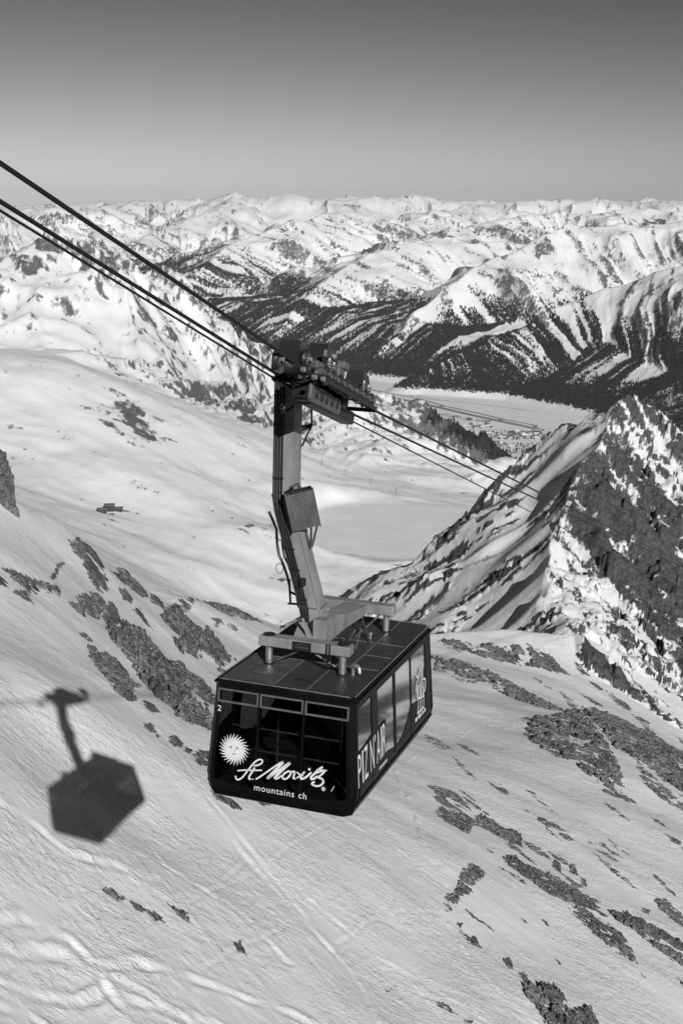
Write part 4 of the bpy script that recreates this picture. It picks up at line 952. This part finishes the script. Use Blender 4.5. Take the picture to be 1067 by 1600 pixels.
# a black patch of film behind the letters
MB().add([side_pt(a, h, .005) for a, h in ((.165, .62), (1.95, .62), (1.97, 1.47), (.165, 1.36))], [(0, 1, 2, 3)]).build('lettering_patch', FILM, car)
spt = lambda y_, h_: side_pt(y_, h_ + .05 * (y_ + .1), 0.010)
for body, x0, w_ in (('P', .02, .20), ('I', .29, .075), ('Z', .43, .23), ('N', .83, .25), ("'", 1.15, .05), ('A', 1.26, .25), ('I', 1.57, .075), ('R', 1.70, .22)):
    hh = .70 if body != "'" else .16
    text_part('side_letter', body, spt, x0, .63 if body != "'" else 1.17, w_, hh, WHITE, car)
sm_ = MB()
for q in range(11): sm_.add([spl(y_, h_) for y_, h_ in ((1.40 + q * .053, .505), (1.435 + q * .053, .505), (1.435 + q * .053, .555 + .01 * (q % 3)), (1.40 + q * .053, .555 + .01 * (q % 3)))], [(0, 1, 2, 3)])
tag(sm_.build('small_print', WHITE, car), kind='stuff')
zs_ = lambda a, b_: photo_side(635 + a / 13.33, 1020 + b_ / 13.33)
lgm = MB(); k2 = .0042
for hw, path in ((6, [(275,310),(262,400),(240,530),(210,640),(190,740),(215,850),(215,940)]), (6, [(318,260),(318,400),(320,560),(300,700),(300,850),(310,940)]), (5, [(275,310),(290,420),(290,540),(275,640),(255,690),(270,800),(270,940)]),
 (5, [(185,470),(230,535)]), (6, [(335,545),(375,545),(385,640),(375,760),(335,840),(335,930)]), (5, [(345,600),(345,700),(335,790)]), (5, [(240,690),(215,720),(235,800),(245,930)]),
 (5, [(235,980),(230,1100),(225,1240)]), (5, [(275,960),(270,1090),(265,1200)]), (5, [(310,950),(308,1070),(300,1170)]), (5, [(350,900),(350,1020),(350,1110)]), (6, [(215,1270),(290,1190),(355,1115)]), (6, [(215,950),(290,930),(360,890)])):
    ribbon(lgm, [zs_(*p) for p in path], hw * k2, spl)
lgm.build('line_logo', WHITE, car)
c4 = [zs_(175,1370), zs_(175,1450), zs_(385,1210), zs_(385,1135)]
bd = MB().add([spl(*p) for p in c4], [(0, 1, 2, 3)]).build('logo_band', WHITE, car)
for a, b_ in ((225,1350), (300,1260), (345,1210)):
    im = MB(); disc(im, zs_(a, b_), .055, lambda y_, h_: side_pt(y_, h_, .013), 8); im.build('band_print', INK, bd)

# ------------------------------------------------------------------ ropes
def rope_h(l, down): return RH0 + np.where(l < RY0, -0.306 * (l - RY0), down * (l - RY0))
LS = np.concatenate([np.linspace(-34, -3, 12), np.linspace(-2, 6, 9), np.linspace(8, 300, 60)])
def rope(name, lat, dz, r, label, down=-0.25):
    P = [CM @ Vector((lat, l, float(rope_h(np.array(l), down)) + dz)) for l in LS]
    return tag(MB().tube(P, r, 8).build(name, ROPE, None, True), label, 'rope')
rope('track_rope', .42, 0.0, .032, 'thick dark track rope, the upper of the three crossing the far mountains')
rope('track_rope', -.42, 0.0, .032, 'thick dark track rope, the middle of the three, passing behind the hanger arm')
rope('haul_rope', -.45, -.10, .020, 'thin dark haul rope, the lowest of the three, just under the track ropes', -0.27)
# ------------------------------------------------------------------ forests (one mass each)
rng_ = np.random.default_rng(11)
M_tree = NT('conifer'); M_tree.color(M_tree.mixv(M_tree.noise(0.02, 3, 0.6, M_tree.coords()), 0.010, 0.04)); M_tree.set(Roughness=0.9); M_tree.b.inputs['Specular IOR Level'].default_value = 0.1; M_tree = M_tree.m
def cone_forest(name, P, H, Rr, sides, label):
    n = len(P); a = np.linspace(0, 2 * np.pi, sides, endpoint=False)[None] + rng_.uniform(0, 6, (n, 1))
    V = np.zeros((n, sides + 1, 3)); V[:, 0] = P + np.stack([H * 0, H * 0, H], 1)
    V[:, 1:, 0] = P[:, None, 0] + Rr[:, None] * np.cos(a); V[:, 1:, 1] = P[:, None, 1] + Rr[:, None] * np.sin(a); V[:, 1:, 2] = P[:, None, 2] - 1.5
    k = np.arange(sides); F = np.stack([np.zeros(sides, int), 1 + k, 1 + (k + 1) % sides], 1)
    F = (np.arange(n)[:, None, None] * (sides + 1) + F[None]).reshape(-1, 3)
    o = mesh_from(name, V.reshape(-1, 3), F, M_tree, None, False); return tag(o, label, 'forest', None, 'stuff')
def scatter(x, y, z, w, n_):
    cw = np.clip(w[:-1, :-1], 0, None).ravel(); idx = rng_.choice(cw.size, n_, p=cw / cw.sum()); nc = x.shape[1] - 1; i, j = idx // nc, idx % nc
    a, b = rng_.random(n_), rng_.random(n_)
    L = lambda q: (q[i, j] * (1 - a) + q[i, j + 1] * a) * (1 - b) + (q[i + 1, j] * (1 - a) + q[i + 1, j + 1] * a) * b
    return np.stack([L(x), L(y), L(z)], 1)
fx_, fy_, fz_, ff_, fn_ = FAR
view = np.stack([fx_, fy_, fz_], 2); view /= np.linalg.norm(view, axis=2, keepdims=True)
facing = -(view * fn_).sum(2); azd = np.degrees(np.arctan2(fx_, fy_))
w = np.clip(ff_ - 0.25, 0, 1) ** 1.2 * (facing > -0.03) * (np.abs(azd) < 18) * (np.hypot(fx_, fy_) < 19000) * (0.4 + 0.6 * np.clip(fbm(fx_ / 130, fy_ / 130, 3, 0.6, seed=501) + 0.5, 0, 1))
P = scatter(fx_, fy_, fz_, w, 140000); H = rng_.uniform(14, 27, len(P)); 
cone_forest('valley_forest', P, H, H * rng_.uniform(0.17, 0.24, len(P)), 4, 'dark conifer forest on the far valley sides below the snow')
mx, my, mz, mf = MIDG
w = np.clip(mf - 0.1, 0, 1) * (np.hypot(mx, my) > 2700) * (np.degrees(np.arctan2(mx, my)) < 16)
P = scatter(mx, my, mz, w, 7000); H = rng_.uniform(9, 19, len(P))
cone_forest('ridge_forest', P, H, H * rng_.uniform(0.17, 0.24, len(P)), 5, 'dark conifer wood on the end of the ridge above the valley floor')

# ------------------------------------------------------------------ airfield and village on the valley floor
def floor_at(u, v, dz=0.0): d = ray(u, v); return Vector(d * ((FLOOR + dz) / d[2]))
ZV = lambda a, b_: (560 + a / 3.557, 590 + b_ / 3.557)
def strip(name, path, width, dz, mat, parent=None):
    P = [floor_at(*ZV(a, b_), dz) for a, b_ in path]; V = []
    for i, p in enumerate(P):
        t = (P[min(i + 1, len(P) - 1)] - P[max(i - 1, 0)]).normalized(); nn = Vector((-t.y, t.x, 0)) * width / 2; V += [p + nn, p - nn]
    o = MB().add(V, [(2*i, 2*i+1, 2*i+3, 2*i+2) for i in range(len(P) - 1)]).build(name, mat, parent); return o
ASPH = NT('cleared_asphalt'); ASPH.color(ASPH.mixv(ASPH.noise(0.012, 5, 0.6, ASPH.coords()), 0.16, 0.36)); ASPH.set(Roughness=0.9); ASPH = ASPH.m
PLOUGH = NT('ploughed_snow'); PLOUGH.color(PLOUGH.mixv(PLOUGH.ramp(PLOUGH.noise(0.012, 6, 0.65, PLOUGH.coords()), 0.4, 0.6), 0.28, 0.72)); PLOUGH.set(Roughness=0.9); PLOUGH = PLOUGH.m
for i, (pth, wd, nm, mt_) in enumerate([([(60,66),(330,116),(470,156),(640,192),(800,230),(975,264)], 26, 'taxiway', ASPH), ([(150,103),(450,166),(620,206),(780,240),(930,272),(1000,286)], 55, 'runway', ASPH), ([(975,262),(985,272),(945,280)], 30, 'taxiway', ASPH), ([(800,230),(770,240)], 40, 'taxiway', ASPH), ([(470,156),(445,166)], 40, 'taxiway', ASPH),
    ([(470,200),(560,220),(640,236),(740,242)], 70, 'apron', PLOUGH), ([(600,262),(660,270),(720,268)], 60, 'apron', PLOUGH), ([(0,62),(200,80),(420,120),(700,150),(1000,190)], 8, 'road', PLOUGH), ([(560,290),(720,318),(1040,330)], 14, 'road', ASPH)]):
    tag(strip(nm, pth, wd, 0.5 + 0.25 * i, mt_), kind='structure')
WALLM = simple('house_wall', 0.35, 0.8, 0, 0.4, 0.05); ROOFM = simple('house_roof', 0.10, 0.8, 0, 0.6, 0.05); DARKW = simple('dark_timber', 0.05, 0.8, 0, 0.4, 0.2); SNOWR = simple('roof_snow', 0.75, 0.8, 0, 0.05, 0.3)
def house_meshes(w, l, h):
    a = MB().box((-w/2, -l/2, 0), (w/2, l/2, h)); r = MB().prism([(-w/2 - .8, -l/2 - .8, h + .01), (w/2 + .8, -l/2 - .8, h + .01), (0, -l/2 - .8, h + w * .33)], (0, l + 1.6, 0)); return a, r
protos = []
for w_, l_, h_ in ((13, 20, 9), (16, 30, 11), (20, 46, 10)):
    a, r = house_meshes(w_, l_, h_); e = bpy.data.objects.new('village_house', None); wa = a.build('wall', WALLM, e); ro = r.build('roof', ROOFM if w_ != 16 else SNOWR, e); protos.append((e, wa, ro))
def place_house(k, p, rz, first):
    e, wa, ro = protos[k]
    if first: o = e; COL.objects.link(o)
    else:
        o = e.copy(); COL.objects.link(o)
        for c in (wa, ro): d = c.copy(); d.parent = o; COL.objects.link(d)
    o.location = p; o.rotation_euler = (0, 0, rz); tag(o, ('small dark-roofed house of the valley village beside the airfield', 'snow-roofed house of the valley village beside the airfield', 'long dark-roofed building of the valley village beside the airfield')[k], 'house', ('small dark-roofed village houses', 'snow-roofed village houses', 'long village buildings')[k])
used = set()
spots = [(rng_.uniform(640, 1060), rng_.uniform(305, 345)) for _ in range(46)] + [(rng_.uniform(700, 900), rng_.uniform(360, 400)) for _ in range(10)] + [(rng_.uniform(560, 740), rng_.uniform(232, 285)) for _ in range(12)]
for a, b_ in spots:
    k = int(rng_.choice(3, p=[.5, .35, .15])); place_house(k, floor_at(*ZV(a, b_), 0.2), rng_.uniform(0, 3), k not in used); used.add(k)
Pt = np.array([floor_at(*ZV(rng_.uniform(560, 1060), b_ + rng_.uniform(-5, 5))) for b_ in rng_.choice([300, 318, 340, 372, 385, 400, 410, 420], 420)])
H = rng_.uniform(8, 18, len(Pt)); cone_forest('village_trees', Pt, H, H * .25, 5, 'dark trees scattered along the village and river in the valley')

# ------------------------------------------------------------------ mountain restaurant and ski-lift pylons in the basin
def ground(u, v, r0=1000., r1=4200.):
    r = np.linspace(r0, r1, 1200); d = ray(u, v); s_ = r / math.hypot(d[0], d[1]); zz = mid_z(d[0] * s_, d[1] * s_)[0]; i = np.nonzero(d[2] * s_ <= zz)[0]; i = i[0] if len(i) else 0
    return Vector((d[0] * s_[i], d[1] * s_[i], zz[i]))
def alpine(p, w, l, h, rz, label, flat=False):
    e = bpy.data.objects.new('mountain_building', None); COL.objects.link(e); e.location = p + Vector((0, 0, -.6)); e.rotation_euler = (0, 0, rz)
    MB().box((-w/2, -l/2, 0), (w/2, l/2, h)).build('wall', DARKW, e)
    if flat: MB().box((-w/2 - .6, -l/2 - .6, h + .01), (w/2 + .6, l/2 + .6, h + .7)).build('roof', SNOWR, e)
    else: MB().prism([(-w/2 - 1, -l/2 - .8, h + .01), (-w/2 - 1, l/2 + .8, h + .01), (-w/2 - 1, 0, h + l * .28)], (w + 2, 0, 0)).build('roof', ROOFM, e)
    n_ = int(w // 4)
    for i in range(n_): MB().box((-w/2 + (i + .5) * w / n_ - .9, -l/2 - .08, h * .45), (-w/2 + (i + .5) * w / n_ + .9, -l/2 - .02, h * .75)).build('window', INSIDE, e)
    return tag(e, label, 'building', 'buildings of the mountain restaurant')
for u, v, w, l, h, rz, lab, fl in ((160, 801, 12, 9, 5, .1, 'leftmost low dark building of the mountain restaurant in the snowy basin', False), (172, 799, 13, 10, 8, .15, 'tallest dark building of the mountain restaurant in the snowy basin', False), (185, 799, 12, 8, 5, .1, 'right-hand dark building of the mountain restaurant in the snowy basin', False), (174, 804, 9, 5, 3, .2, 'small shed with a snow-covered roof in front of the mountain restaurant', True)):
    alpine(ground(u, v), w, l, h, rz, lab, fl)
def pylon(u, v, lab):
    p = ground(u, v); e = bpy.data.objects.new('lift_pylon', None); COL.objects.link(e); e.location = p
    MB().tube([(0, 0, -1), (0, 0, 10)], [.45, .3], 8).build('mast', DARKMETAL, e); MB().box((-2.6, -.25, 9.6), (2.6, .25, 10.1)).build('crossarm', DARKMETAL, e)
    tag(e, lab, 'pylon', 'ski lift pylons')
for u, v, lab in ((503, 727, 'ski lift pylon closest to the hanger arm on the snow slope'), (579, 757, 'ski lift pylon on the snow just behind the frozen lake'), (540, 742, 'ski lift pylon midway between its two neighbours on the snow slope'), (619, 771, 'rightmost ski lift pylon on the snow behind the lake')): pylon(u, v, lab)
# ------------------------------------------------------------------ the air
HZ = NT('thin_haze'); HZ.n.remove(HZ.b); pvn = HZ.n.new('ShaderNodeVolumePrincipled'); pvn.inputs['Color'].default_value = (0.95, 0.95, 0.95, 1); pvn.inputs['Density'].default_value = 9e-6; pvn.inputs['Anisotropy'].default_value = 0.0
HZ.l.new(pvn.outputs[0], HZ.n['Material Output'].inputs['Volume'])
hz = MB().box((-37000, -600, -1500), (37000, 37500, 460)).build('haze', HZ.m); hz['kind'] = 'stuff'; tag(hz, 'thin pale haze over the valley and far ranges', 'haze')
